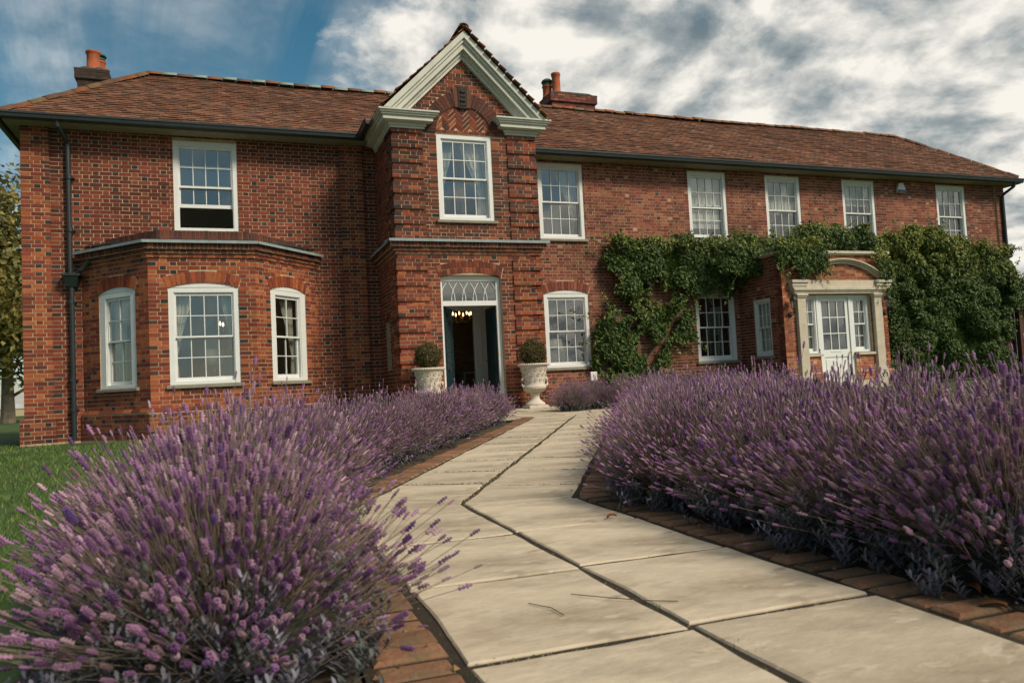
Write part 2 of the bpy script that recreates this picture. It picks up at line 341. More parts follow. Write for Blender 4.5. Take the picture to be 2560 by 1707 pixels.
def slab(poly, material, name, th=.04, shrink=.0125, bev=.005, dz=0.):
    if len(poly) < 3: return
    cx = sum(p[0] for p in poly)/len(poly); cy = sum(p[1] for p in poly)/len(poly)
    area = abs(sum(poly[i][0]*poly[(i+1) % len(poly)][1]-poly[(i+1) % len(poly)][0]*poly[i][1] for i in range(len(poly))))/2
    if area < .004: return
    # drop duplicate corners, shrink, roughen the edges
    q = []
    for p in poly:
        if not q or math.hypot(p[0]-q[-1][0], p[1]-q[-1][1]) > .01: q.append(p)
    if math.hypot(q[0][0]-q[-1][0], q[0][1]-q[-1][1]) < .01: q.pop()
    if len(q) < 3: return
    e = []
    rough_ = name == 'flagstone'
    for i in range(len(q)):
        a, b = Vector(q[i]), Vector(q[(i+1) % len(q)]); n = max(1, int((b-a).length/.11)) if rough_ else 1
        for k in range(n):
            p = a+(b-a)*(k/n); d = (Vector((cx, cy))-p); d.normalize()
            j = random.uniform(-.004, .006) if rough_ else random.uniform(-.002, .002)
            e.append(p+d*(shrink*1.25+j))
    m = len(e); g = G(); tx, ty = random.uniform(-.006, .006), random.uniform(-.006, .006)
    def zt(x, y): return gz(x, y)+dz+(x-cx)*tx+(y-cy)*ty
    c = Vector((cx, cy))
    ring = []
    for p in e: ring.append((p.x-cx, p.y-cy, gz(p.x, p.y)-th))
    for p in e: ring.append((p.x-cx, p.y-cy, zt(p.x, p.y)-bev))
    for p in e: r_ = p+(c-p).normalized()*bev*1.4; ring.append((r_.x-cx, r_.y-cy, zt(r_.x, r_.y)))
    g.v = ring
    for i in range(m):
        j = (i+1) % m
        g.f += [(i, j, m+j, m+i), (m+i, m+j, 2*m+j, 2*m+i)]; g.c += [None, None]
    g.f.append(tuple(range(2*m, 3*m))); g.c.append(None)
    area2 = sum(e[i].x*e[(i+1) % m].y-e[(i+1) % m].x*e[i].y for i in range(m))
    if area2 < 0: g.f = [tuple(reversed(f)) for f in g.f]
    return g.obj(name, material, path, loc=(cx-1.2, cy, 0))
mitre = (S1P+P_PER).normalized(); mA, mB = KC-mitre*3, KC+mitre*3
def quad(o, d, p, t0, t1, w0, w1): return [tuple(o+d*t0+p*w0), tuple(o+d*t0+p*w1), tuple(o+d*t1+p*w1), tuple(o+d*t1+p*w0)]
for w0, w1, cuts in ((-HW, 0, [-5.6, -4.86, -4.12, -3.38, -2.455, -1.715, -.98, .6]), (0, HW, [-5.6, -4.9, -4.15, -3.35, -2.43, -1.68, -.95, -.21, .6])):
    for a, b in zip(cuts[:-1], cuts[1:]):
        slab(clip_poly(quad(KC, S1D, S1P, a, b, w0, w1), mB, mA), M_FLAG, 'flagstone')
for w0, w1, t in ((-HW, 0, -.5), (0, HW, -.62)):
    k = 0
    while t < 8.2:
        st = random.choice((.68, .74, .78, .62)); pl = clip_poly(quad(KC, P_DIR, P_PER, t, min(t+st, 8.3), w0, w1), mA, mB)
        pl = clip_poly(pl, (12, 11.15), (-2, 11.15)) if len(pl) > 2 else pl
        slab(pl, M_FLAG, 'flagstone'); JT.append((KC+P_DIR*t+P_PER*w0, KC+P_DIR*t+P_PER*w1)) if t > .3 and KC.y+P_DIR.y*t < 11 else None; t += st
for i in range(6):
    for j in range(4):
        x0 = 3.02+i*.66; y0 = 11.15+j*.8
        slab([(x0, y0), (x0+.66, y0), (x0+.66, min(y0+.8, 14.31)), (x0, min(y0+.8, 14.31))], M_FLAG, 'flagstone')
# brick edging
def edging(o, d, p, t0, t1, w, clip):
    t = t0
    while t < t1:
        q = quad(o, d, p, t, t+.1, w, w+.200 if w > 0 else w-.200)
        if w < 0: q = [q[0], q[3], q[2], q[1]][::1]
        if w < 0: q = [q[1], q[0], q[3], q[2]]
        cx = sum(a[0] for a in q)/4; cy = sum(a[1] for a in q)/4
        sgn = (mB-mA).x*(cy-mA.y)-(mB-mA).y*(cx-mA.x)
        if (sgn > 0) == clip and cy < 11.6:
            slab(q, M_EDGE, 'edging_brick', .05, .006, .010, random.uniform(-.005, .009))
        t += .115
for w in (-HW-.012, HW+.012):
    edging(KC, S1D, S1P, -4.2, .5, w, False); edging(KC, P_DIR, P_PER, -.6, 7.6, w, True)
# moss and grit in the joints (too small to pick apart)
g = G()
def crumb(x, y, z, r, col):
    a = random.uniform(0, 6.28); pts = [(x+r*random.uniform(.6, 1.2)*math.cos(a+i*1.57), y+r*random.uniform(.6, 1.2)*math.sin(a+i*1.57), z) for i in range(4)]
    n = len(g.v); g.v += pts+[(x, y, z+r*random.uniform(.5, 1.1))]
    for i in range(4): g.f.append((n+i, n+(i+1) % 4, n+4)); g.c.append(col)
for k in range(2600):
    sec = random.random() < .45
    w = random.choice((0, 0, 0, HW, -HW))+random.gauss(0, .008) if random.random() < .4 else random.choice((-1, 1))*(HW+.012+abs(random.gauss(0, .12)))
    q = KC+S1D*random.uniform(-3.2, 0)+S1P*w if sec else KC+P_DIR*random.uniform(0, 7.5)+P_PER*w
    crumb(q.x, q.y, gz(q.x, q.y)-.012, random.uniform(.004, .010), random.choice([(.10, .085, .05), (.16, .13, .08), (.05, .07, .02), (.06, .085, .022)]))
for yj, w0, w1 in ((-.98, -HW, 0), (-1.715, -HW, 0), (-2.455, -HW, 0), (-.95, 0, HW), (-1.68, 0, HW), (-2.43, 0, HW)):
    for k in range(60):
        q = KC+S1D*(yj+random.gauss(0, .004))+S1P*random.uniform(w0, w1)
        crumb(q.x, q.y, gz(q.x, q.y)-.010, random.uniform(.004, .009), random.choice([(.12, .10, .06), (.05, .075, .02), (.2, .17, .11)]))
for a, b in JT:
    for k in range(150):
        q = a+(b-a)*random.random(); q = q+P_DIR*random.gauss(0, .006); crumb(q.x, q.y, gz(q.x, q.y)-.006, random.uniform(.006, .011), random.choice([(.035, .028, .018), (.05, .04, .024), (.045, .055, .02)]))
for k in range(1100):
    q = KC+P_DIR*random.uniform(.05, 7.2)+P_PER*random.gauss(0, .009); crumb(q.x, q.y, gz(q.x, q.y)-.006, random.uniform(.008, .017), random.choice([(.05, .038, .024), (.07, .055, .03), (.05, .065, .022), (.13, .10, .06)]))
for i in range(6):
    for k in range(60):
        x_, y_ = 3.02+random.uniform(0, 3.9), 11.15+.8*random.randrange(4)+random.gauss(0, .006); crumb(x_, y_, gz(x_, y_)-.006, random.uniform(.008, .016), (.05, .04, .026))
for k in range(260):
    t = random.uniform(-3.2, .1); q = KC+S1D*t+S1P*random.choice((-1, 1))*(HW+random.uniform(.02, .32)); crumb(q.x, q.y, gz(q.x, q.y)+random.uniform(-.002, .006), random.uniform(.006, .014), random.choice([(.16, .09, .04), (.10, .06, .03), (.22, .13, .06), (.20, .15, .17)]))
M_CRUMB = mat('joint_grit', attr=True, rough=.95, var=.3, vscale=30)
o = g.obj('joint_grit_and_moss', M_CRUMB, path, tint=True); tag(o, kind='stuff')

# ------------------------------------------------------------------ house: brickwork
HL = Vector((9.0, 16.23, 0))
house = empty('country_house', HL, 'long red brick country house with gabled entrance tower, tiled roof and white sash windows', 'house')
BR = []       # every brick: wall key, frame, a0,a1,z0,z1,d0,d1,colour
PAL = {
 'left': ([(.155, .034, .019), (.128, .028, .016), (.178, .040, .021), (.108, .025, .016), (.20, .050, .025)], [(.020, .024, .024), (.035, .034, .032), (.05, .03, .024)], .30),
 'bay': ([(.245, .056, .022), (.200, .042, .021), (.29, .076, .026), (.160, .034, .021), (.32, .095, .034)], [(.06, .030, .024), (.035, .03, .028)], .14),
 'tower': ([(.170, .041, .022), (.135, .033, .019), (.205, .050, .024), (.108, .029, .019), (.26, .078, .032)], [(.026, .027, .026), (.07, .04, .03)], .22),
 'right': ([(.195, .057, .036), (.160, .045, .030), (.220, .066, .040), (.25, .092, .048), (.125, .037, .027)], [(.030, .034, .034), (.07, .05, .04), (.34, .22, .13)], .16),
 'porch': ([(.31, .10, .048), (.25, .075, .040), (.36, .14, .065), (.21, .06, .036)], [(.12, .05, .035), (.38, .24, .15)], .12),
 'soot': ([(.045, .026, .020), (.035, .024, .020), (.06, .032, .024)], [(.025, .022, .02)], .3),
 'dark': ([(.10, .036, .024), (.08, .03, .022), (.13, .042, .026), (.065, .028, .022)], [(.04, .03, .026)], .2),
}
def bcol(pal, header):
    base, dark, pr = PAL[pal]
    c = random.choice(dark) if header and random.random() < pr else random.choice(base)
    k = random.uniform(.86, 1.14); return (c[0]*k, c[1]*k, c[2]*k)
def subtract(iv, holes):
    for h0, h1 in holes:
        out = []
        for a, b in iv:
            if h1 <= a or h0 >= b: out.append((a, b)); continue
            if h0-a > .02: out.append((a, h0))
            if b-h1 > .02: out.append((h1, b))
        iv = out
    return iv
CRS, J = .075, .0115
def courses(key, Fr, a0, a1, z0, z1, pal, openings=(), holes=None, lim=None, d=0., phase=0., palfn=None, skip=None, dback=0.):
    i = int(math.floor(z0/CRS+.5))
    while i*CRS < z1-.02:
        lo, hi = i*CRS+J/2, (i+1)*CRS-J/2
        if hi > z1+.03: break
        zm = (lo+hi)/2
        if skip and skip(i): i += 1; continue
        iv = [(a0, a1)] if lim is None else [(max(a0, lim(zm)[0]), min(a1, lim(zm)[1]))]
        if iv[0][1]-iv[0][0] < .03: i += 1; continue
        hs = [(o[0], o[1]) for o in openings if hi > o[2]+.004 and lo < o[3]-.004]
        if holes: hs += holes(lo, hi)
        iv = subtract(iv, hs)
        off = phase+(i % 2)*.16875
        for s, e in iv:
            k = math.floor((s-off)/.3375); p = off+k*.3375; pcs = []
            while p < e:
                for q0, q1, hd in ((p, p+.2125, False), (p+.225, p+.325, True)):
                    b0, b1 = max(q0, s+.002), min(q1, e-.002)
                    if b1-b0 > .004: pcs.append([b0, b1, hd])
                p += .3375
            if len(pcs) > 1 and pcs[0][1]-pcs[0][0] < .045: pcs[1][0] = pcs[0][0]; pcs.pop(0)
            if len(pcs) > 1 and pcs[-1][1]-pcs[-1][0] < .045: pcs[-2][1] = pcs[-1][1]; pcs.pop()
            if pcs: pcs[0][0] = s+.002; pcs[-1][1] = e-.002
            for b0, b1, hd in pcs:
                pl = palfn(b0, zm) if palfn else pal; wx = 1+.13*math.sin(b0*1.3+zm*.9+Fr.o.y)+.10*math.sin(b0*3.1-zm*2.3+1)+.07*math.sin(zm*5.1+b0*.7)
                j = lambda: random.uniform(-.0018, .0018)
                BR.append((key, Fr, b0+j(), b1+j(), lo+j(), hi+j(), d-dback, d+.005+random.uniform(-.002, .002), tuple(v*wx for v in bcol(pl, hd))))
        i += 1
def core(gc, Fr, a0, a1, z0, z1, openings=(), th=.22, d=0.):
    """mortar core with rectangular openings, cut into boxes"""
    zs = sorted(set([z0, z1]+[v for o in openings for v in (o[2], o[3]) if z0 < v < z1]))
    for za, zb in zip(zs[:-1], zs[1:]):
        zm = (za+zb)/2
        iv = subtract([(a0, a1)], sorted([(o[0], o[1]) for o in openings if o[2] < zm < o[3]]))
        for s, e in iv: gc.fbox(Fr, s, e, za, zb, d-th, d)
WALLS = {}
def wall_part(key, name):
    WALLS[key] = (name, G()); return WALLS[key][1]
def segarch(key, Fr, u0, u1, zs, rise, pal, band=.205, n=None, d=0.):
    w = u1-u0; uc = (u0+u1)/2; Rr = (w*w/4+rise*rise)/(2*rise); zc = zs+rise-Rr; th = math.asin(w/2/Rr)
    n = n or int(round(w/.078)); out = []
    for i in range(n):
        a, b = -th+2*th*(i+.06)/n, -th+2*th*(i+.94)/n
        if i == 0: a -= .01
        pts = [(uc+math.sin(t)*r, zc+math.cos(t)*r) for t, r in ((a, Rr), (b, Rr), (b, Rr+band), (a, Rr+band))]
        ARCH.append((key, Fr, pts, d, d+.0125+random.uniform(-.001, .002), bcol(pal, False)))
    def holes(lo, hi):
        zt = zc+math.sqrt(max((Rr+band)**2-((Rr+band)*math.sin(th))**2, 0))
        if hi <= zs-.03 or lo >= zc+Rr+band: return []
        z = max((lo+hi)/2, zc); h = math.sqrt(max((Rr+band)**2-(z-zc)**2, 0)); h = min(h, (hi-zc)*math.tan(th)+.006)
        return [(uc-h, uc+h)] if h > 0 else []
    return holes
ARCH = []
def multi(*fs): return lambda lo, hi: [q for f in fs for q in f(lo, hi)]

FM = F((0, 16.23, 0), (1, 0, 0), (0, -1, 0))
EAVE = 5.90
UPW = [(6.88, 8.04), (10.96, 12.10), (13.33, 14.46), (15.90, 17.04), (19.36, 20.50)]
GRW = [(6.88, 8.02), (10.97, 12.13)]
# left wing wall
gc = wall_part('left', 'left_wing_wall')
op = [(-.90, .29, 3.99, 5.79)]
opc = op+[(-2.2, 1.5, .3, 3.0)]
core(gc, FM, -3.49, 3.2, -.1, EAVE, opc); core(gc, FM, -3.485, -3.025, -.1, EAVE, (), .055, .055); core(gc, FM, 2.345, 2.815, -.1, EAVE, (), .055, .055)
courses('left', FM, -3.02, 2.34, 0, EAVE, 'left', op+[(-2.3, 1.6, 0, 3.4)]); courses('left', FM, 2.82, 3.1, 0, EAVE, 'left')
pilpal = lambda a, z: 'tower' if random.random() < .35 else 'bay'
courses('left', FM, -3.49, -3.02, 0, EAVE, 'tower', d=.055, phase=.05, palfn=pilpal, dback=.058); courses('left', FM, 2.34, 2.82, 0, EAVE, 'tower', d=.055, phase=.1, palfn=pilpal, dback=.058)
gc.fbox(FM, -3.555, -2.985, -.1, .445, .0, .085); courses('left', FM, -3.56, -2.98, 0, .45, 'tower', d=.085, dback=.088)
FLs = F((-3.49, 16.23, 0), (0, -1, 0), (-1, 0, 0))
core(gc, FLs, -4.0, 0, -.1, EAVE); courses('left', FLs, -4.0, 0, 0, EAVE, 'left')
# right wing wall
gc = wall_part('right', 'right_wing_wall')
op = [(a, b, 3.97, 5.76) for a, b in UPW]+[(a, b, .96, 2.70) for a, b in GRW]
h1 = segarch('right', FM, 6.88, 8.02, 2.68, .09, 'right'); h2 = segarch('right', FM, 10.97, 12.13, 2.68, .09, 'right')
core(gc, FM, 6.0, 22.03, -.1, EAVE, op+[(12.6, 15.2, .2, 2.6)]+[(a, b, 2.70, 2.77) for a, b in GRW])
courses('right', FM, 6.05, 21.70, .15, EAVE, 'right', op+[(12.3, 15.44, 0, 3.4)], multi(h1, h2))
gc.fbox(FM, 21.72, 22.06, -.1, EAVE, -.1, .05); courses('right', FM, 21.72, 22.06, .15, EAVE, 'right', d=.05)
FRs = F((22.03, 16.23, 0), (0, 1, 0), (1, 0, 0)); core(gc, FRs, 0, 4.0, -.1, EAVE); courses('right', FRs, 0, 4.0, .1, EAVE, 'right')
g = G(); g.box(-3.3, 21.9, 20.02, 20.22, -.1, EAVE); g.obj('rear_wall', M_MORTAR, house)
# bay
BC = F((0, 14.9, 0), (1, 0, 0), (0, -1, 0)); BLf = frame2((-2.53, 16.23), (-1.285, 14.9)); BRf = frame2((.524, 14.9), (1.80, 16.23))
gc = wall_part('bay', 'bay_wall'); BT = 3.23
cw = (-.965, .222); lw = (.48, 1.475); rw = (.395, 1.425)
for Fr, a0, a1, w in ((BC, -1.285, .524, cw), (BLf, 0, BLf.len, lw), (BRf, 0, BRf.len, rw)):
    h = segarch('bay', Fr, w[0], w[1], 2.68, .09, 'bay')
    core(gc, Fr, a0, a1, -.1, BT+.25, [(w[0], w[1], .93, 2.77)], .2)
    def pf(a, z, a0=a0, a1=a1): return 'bay' if random.random() < .82 else 'tower'
    courses('bay', Fr, a0-.006, a1+.006, .525, BT, 'bay', [(w[0], w[1], .93, 2.69)], h, palfn=pf, phase=.04)
    gc.fbox(Fr, a0-.02, a1+.02, -.1, .47, 0, .05); courses('bay', Fr, a0-.02, a1+.02, 0, .45, 'bay', d=.05, palfn=lambda a, z: 'tower')
    # sloping plinth bricks
    a = a0
    while a < a1-.03:
        b = min(a+.215, a1); ARCH.append(('bay', Fr, None, (a+.004, b-.004, .475, .06, .545, .012), None, bcol('tower', False))); a += .225
def ring(Frs, z0, z1, d):            # mitred course running round the bay
    return [(Fr, a0-(d*.41 if i else 0)*1.0, a1+(d*.41 if i < len(Frs)-1 else 0)) for i, (Fr, a0, a1) in enumerate(Frs)]
BAYF = [(BLf, 0, BLf.len), (BC, -1.285, .524), (BRf, 0, BRf.len)]
for z0, z1, d, wd in ((3.23, 3.295, .03, .1025), (3.30, 3.37, .065, .1025), (3.375, 3.485, .115, .065)):
    for i, (Fr, a0, a1) in enumerate(BAYF):
        e0 = a0-(d*.40 if i > 0 else d*.2); e1 = a1+(d*.40 if i < 2 else d*.2)
        gc.fbox(Fr, e0, e1, z0-.01, z1+.008, -.05, d-.005)
        a = e0
        while a < e1-.02:
            b = min(a+wd, e1); BR.append(('bay', Fr, a, b-.001, z0, z1, d-.02, d+.004+random.uniform(-.002, .003), bcol('bay' if z1 < 3.3 else 'dark' if random.random() < .6 else 'tower', False))); a += wd+J
# parapet course set back on the bay
off = .30
for i, (Fr, a0, a1) in enumerate(BAYF):
    e0 = a0+(off*.41 if i > 0 else .1); e1 = a1-(off*.41 if i < 2 else .1)
    gc.fbox(Fr, e0, e1, 3.45, 3.77, -off-.2, -off)
    a = e0
    while a < e1-.02:
        b = min(a+.066, e1); BR.append(('bay', Fr, a, b, 3.52, 3.78+random.uniform(-.006, .004), -off-.02, -off+.006, bcol('dark', False))); a += .075
# tower
TF = F((0, 14.38, 0), (1, 0, 0), (0, -1, 0)); TL = F((3.10, 16.23, 0), (0, -1, 0), (-1, 0, 0)); TR = F((6.05, 14.38, 0), (0, 1, 0), (1, 0, 0))
TX0, TX1, TC = 3.10, 6.05, 4.56
gc = wall_part('tower', 'entrance_tower_wall')
tw = (3.978, 5.12, 3.93, 5.65); td = (3.93, 5.19, .18, 2.84)
core(gc, TF, TX0, TX1, 0, 6.05, [tw, td])
gc.prism(TF, [(TX0+.05, 6.05), (TX1-.05, 6.05), (TC, 7.40)], -.2, 0)
core(gc, TL, 0, 1.85, 0, 6.0, [(.5, .93, 1.05, 2.15)], th=.2); gc.fbox(TL, .45, .98, 1.0, 2.2, -.19, -.12); core(gc, TR, 0, 1.85, 0, 6.0, th=.2)
hd = segarch('tower', TF, 3.93, 5.19, 2.80, .085, 'tower', .105, 17); hd2 = segarch('tower', TF, 3.90, 5.22, 2.918, .085, 'tower', .105, 19)
def bigarch(lo, hi):
    out = []; z = (lo+hi)/2
    if z > 5.62 and z < 5.66+.86: h = math.sqrt(max(.86**2-max(z-5.66, 0)**2, 0)); out.append((4.548-h, 4.548+h))
    return out
qa, qb = TX0+.60, TX1-.60
isrec = lambda i: (i % 4) == 2
courses('tower', TF, qa, qb, 0, 5.7, 'tower', [tw, td], multi(hd, hd2, bigarch), phase=.06, palfn=lambda a, z: 'tower' if z < 3.4 or random.random() < .55 else 'dark')
courses('tower', TF, TX0, TX1, 5.7, 7.35, 'tower', (), bigarch, lim=lambda z: (TC-(7.30-z), TC+(7.30-z)), palfn=lambda a, z: 'dark' if random.random() < .45 else 'tower')
def tp(a, z): return 'bay' if (z < 2.9 and random.random() < .30) or random.random() < .06 else 'tower' if (z < 3.4 or random.random() < .40) else 'dark'
QD = .032
for Fr, a0, a1 in ((TF, TX0, qa), (TF, qb, TX1), (TL, 1.25, 1.85), (TR, 0, .6)):
    e0, e1 = a0-(QD if (Fr is TF and a0 == TX0) else 0), a1+(QD if (Fr is TF and a1 == TX1) else 0)
    for i in range(0, 76):
        lo, hi = i*CRS, (i+1)*CRS
        if hi > 5.72: break
        if not isrec(i) and not (3.2 < lo < 3.5): gc.fbox(Fr, e0+.005, e1-.005, lo+(.006 if isrec(i-1) else -.001), hi-.006 if isrec(i+1) else hi+.001, -.01, QD)
    courses('tower', Fr, e0, e1, .15, 3.26, 'tower', d=QD, palfn=tp, skip=isrec, phase=.02, dback=QD+.004); courses('tower', Fr, e0, e1, 3.52, 5.72, 'tower', d=QD, palfn=tp, skip=isrec, phase=.02, dback=QD+.004)
    courses('tower', Fr, a0, a1, .15, 3.26, 'tower', palfn=tp, skip=lambda i: not isrec(i)); courses('tower', Fr, a0, a1, 3.52, 5.72, 'tower', palfn=tp, skip=lambda i: not isrec(i))
ha = segarch('tower', TL, .5, .93, 2.02, .12, 'tower', .11); courses('tower', TL, 0, 1.25, .1, 5.75, 'left', [(.5, .93, 1.05, 2.06)], ha); courses('tower', TL, .45, .98, 1.05, 2.2, 'dark', d=-.12); courses('tower', TR, .6, 1.85, .1, 5.75, 'tower')
TOWF = [(TL, 0, 1.85), (TF, TX0, TX1), (TR, 0, 1.85)]
for z0, z1, d, wd, pal in ((3.25, 3.31, .035, .1025, 'tower'), (3.315, 3.38, .07, .1025, 'dark'), (3.385, 3.485, .12, .065, 'dark')):
    for i, (Fr, a0, a1) in enumerate(TOWF):
        e0 = a0-(d if i == 1 else 0); e1 = a1+(d if i == 1 else 0)
        gc.fbox(Fr, e0, e1, z0-.01, z1+.008, -.05, d-.005)
        a = e0
        while a < e1-.02:
            b = min(a+wd, e1); BR.append(('tower', Fr, a, b-.001, z0, z1, d-.02, d+.004+random.uniform(-.002, .003), bcol(pal if random.random() < .7 else 'tower', False))); a += wd+J
# round arch with dark voussoirs, keystone and herringbone tympanum
ac = (4.548, 5.66)
for i in range(30):
    a, b = math.pi*(i+.05)/30, math.pi*(i+.95)/30
    if 13.4 < i < 15.6 or i in (13, 16): continue
    pts = [(ac[0]+math.cos(t)*r, ac[1]+math.sin(t)*r) for t, r in ((b, .575), (a, .575), (a, .85), (b, .85))]
    ARCH.append(('tower', TF, pts, -.02, .035+random.uniform(-.003, .003), bcol('dark', False)))
for sgn in (-1, 1):
    ARCH.append(('tower', TF, [(ac[0]+sgn*.075, 6.20), (ac[0]+sgn*.155, 6.19), (ac[0]+sgn*.205, 6.57), (ac[0]+sgn*.095, 6.59)][::sgn], 0, .045, (.13, .05, .03)))
circ = [(ac[0]+.565*math.cos(2*math.pi*k/28), ac[1]+.565*math.sin(2*math.pi*k/28)) for k in range(28)]
Lb, Wb = .205, .062
for i in range(-9, 10):
    for j in range(-9, 10):
        for kind in (0, 1):
            # basket of V-shaped courses at 45 degrees
            zb = 5.35+j*.1; xb = ac[0]+i*.29
            if kind == 0: p = [(0, 0), (.145, .145), (.145, .227), (0, .082)]
            else: p = [(.145, .145), (.29, 0), (.29, .082), (.145, .227)]
            poly = [(xb+x*.98, zb+z) for x, z in p]
            for k in range(28):
                poly = clip_poly(poly, circ[k], circ[(k+1) % 28])
                if len(poly) < 3: break
            if len(poly) >= 3: poly = clip_poly(poly, (3, 5.735), (6, 5.735))
            if len(poly) >= 3:
                ar = abs(sum(poly[q][0]*poly[(q+1) % len(poly)][1]-poly[(q+1) % len(poly)][0]*poly[q][1] for q in range(len(poly))))/2
                if ar > .0012: ARCH.append(('tower', TF, poly, -.02, .006+kind*.002, bcol('dark' if random.random() < .4 else 'tower', False)))
a = 3.985
while a < 5.1: BR.append(('tower', TF, a, min(a+.1025, 5.11), 5.665, 5.727, 0, .007, bcol('tower', False))); a += .1125
# porch
PF = F((0, 14.6, 0), (1, 0, 0), (0, -1, 0)); PL = F((12.28, 16.23, 0), (0, -1, 0), (-1, 0, 0)); PR = F((15.45, 14.6, 0), (0, 1, 0), (1, 0, 0))
gc = wall_part('porch', 'porch_wall')
pw = [(12.86, 13.30, .98, 2.40), (13.30, 14.36, .18, 2.40), (14.36, 14.92, .98, 2.40)]
core(gc, PF, 12.28, 15.45, 0, 3.38, pw); core(gc, PL, 0, 1.63, 0, 3.38, [(.56, 1.18, 1.0, 2.40)]); core(gc, PR, 0, 1.63, 0, 3.38)
courses('porch', PF, 12.28, 15.45, .15, 3.37, 'porch', pw); courses('porch', PL, 0, 1.63, .15, 3.37, 'right', [(.56, 1.18, 1.0, 2.40)]); courses('porch', PR, 0, 1.63, .15, 3.37, 'porch')
for x0, x1 in ((12.24, 12.9), (14.93, 15.5), (12.9, 13.34), (14.38, 14.93)):
    gc.fbox(PF, x0, x1, 0, .55, 0, .045); courses('porch', PF, x0, x1, .15, .54, 'porch', d=.045)
# chimneys as brick parts of the house
def stack(x0, x1, y0, y1, z0, z1, pal):
    key = 'chim%d' % int(x0*10); gc = wall_part(key, 'chimney')
    gc.box(x0, x1, y0, y1, z0, z1-.02); gc.box(x0-.05, x1+.05, y0-.05, y1+.05, z1-.24, z1-.03)
    for Fr, L_ in ((F((x0, y0, 0), (1, 0, 0), (0, -1, 0)), x1-x0), (F((x0, y1, 0), (0, -1, 0), (-1, 0, 0)), y1-y0), (F((x1, y0, 0), (0, 1, 0), (1, 0, 0)), y1-y0)):
        courses(key, Fr, 0, L_, z0, z1-.24, pal); courses(key, Fr, -.05, L_+.05, z1-.24, z1-.03, pal, d=.05)
    gc.hexa([(x0-.06, y1+.06, z1-.03), (x1+.06, y1+.06, z1-.03), (x1+.06, y1+.06, z1), (x0-.06, y1+.06, z1), (x0-.06, y0-.06, z1-.03), (x1+.06, y0-.06, z1-.03), (x1+.06, y0-.06, z1), (x0-.06, y0-.06, z1)])
    gc.hexa([(x0-.02, y1, z1), (x1+.02, y1, z1), (x1-.12, y1-.1, z1+.1), (x0+.12, y1-.1, z1+.1), (x0-.02, y0, z1), (x1+.02, y0, z1), (x1-.12, y0+.1, z1+.1), (x0+.12, y0+.1, z1+.1)])
    return key
kl = stack(-3.0, -2.42, 19.2, 20.1, 5.8, 8.26, 'soot'); kr = stack(8.55, 9.86, 18.85, 19.55, 6.4, 8.56, 'right')

# build the walls: the 300 bricks that show largest are objects, the rest is one part per wall
def psize(b):
    key, Fr, a0, a1, z0, z1, d0, d1, c = b
    p = [project(Fr.pt(a, z, d1)) for a, z in ((a0, z0), (a1, z0), (a1, z1), (a0, z1))]
    if any(q is None for q in p): return 0
    cx = sum(q[0] for q in p)/4; cy = sum(q[1] for q in p)/4
    vis = 0 < cx < 2560 and 0 < cy < 985 and Fr.n.y < -.3
    if key == 'right' or key == 'porch' or key == 'left' and -2.5 < a0 < 1.8 and z0 < 3.6: vis = False
    return abs(sum(p[i][0]*p[(i+1) % 4][1]-p[(i+1) % 4][0]*p[i][1] for i in range(4)))/2 if vis else 0
order = sorted(range(len(BR)), key=lambda i: -psize(BR[i])); top = set(order[:300])
shared = {}; wobj = {}
for key, (name, gc) in WALLS.items(): wobj[key] = gc.obj(name, M_MORTAR if 'chim' not in key else M_CHIM, house)
gs = {k: G() for k in WALLS}
for i, b in enumerate(BR):
    key, Fr, a0, a1, z0, z1, d0, d1, c = b
    if i in top:
        L_, H_ = round(a1-a0, 2), round(z1-z0, 3); ci = (round(c[0], 2), round(c[1], 2), round(c[2], 3)); kk = (L_, H_, round(d1-d0, 2), ci, Fr)
        if kk not in shared:
            t = G(); t.fbox(F((0, 0, 0), Fr.u, Fr.n), -L_/2, L_/2, -H_/2, H_/2, 0, d1-d0, c); shared[kk] = t.mesh('brick', tint=True)
        p = Fr.pt((a0+a1)/2, (z0+z1)/2, d0); finish('brick', shared[kk], M_BRICK, wobj[key], loc=p)
    else: gs[key].fbox(Fr, a0, a1, z0, z1, d0, d1, c, False)
for key, Fr, pts, d0, d1, c in ARCH:
    if pts is None:
        a0, a1, z0, dd0, z1, dd1 = d0; P = Fr.pt
        gs[key].hexa([P(a0, z0-.02, 0), P(a1, z0-.02, 0), P(a1, z1, 0), P(a0, z1, 0), P(a0, z0, dd0), P(a1, z0, dd0), P(a1, z1, dd1), P(a0, z1, dd1)], c)
    else: gs[key].prism(Fr, pts, d0, d1, c)
for key, gg in gs.items(): tag(gg.obj('brickwork', M_BRICK, wobj[key], tint=True), kind='stuff')
g = G(); g.prism(TF, [(ac[0]-.085, 6.17), (ac[0]+.085, 6.17), (ac[0]+.105, 6.62), (ac[0]-.105, 6.62)], 0, .06)
for k in range(4): g.prism(TF, [(ac[0]-.06, 6.22+k*.09), (ac[0]+.06, 6.22+k*.09), (ac[0]+.05, 6.275+k*.09), (ac[0]-.05, 6.275+k*.09)], .06, .075+.01*(k % 2))
g.obj('keystone', mat('sooty_stone', (.045, .035, .03), .9, .3, 10, .4), wobj['tower'], bevel=.008)

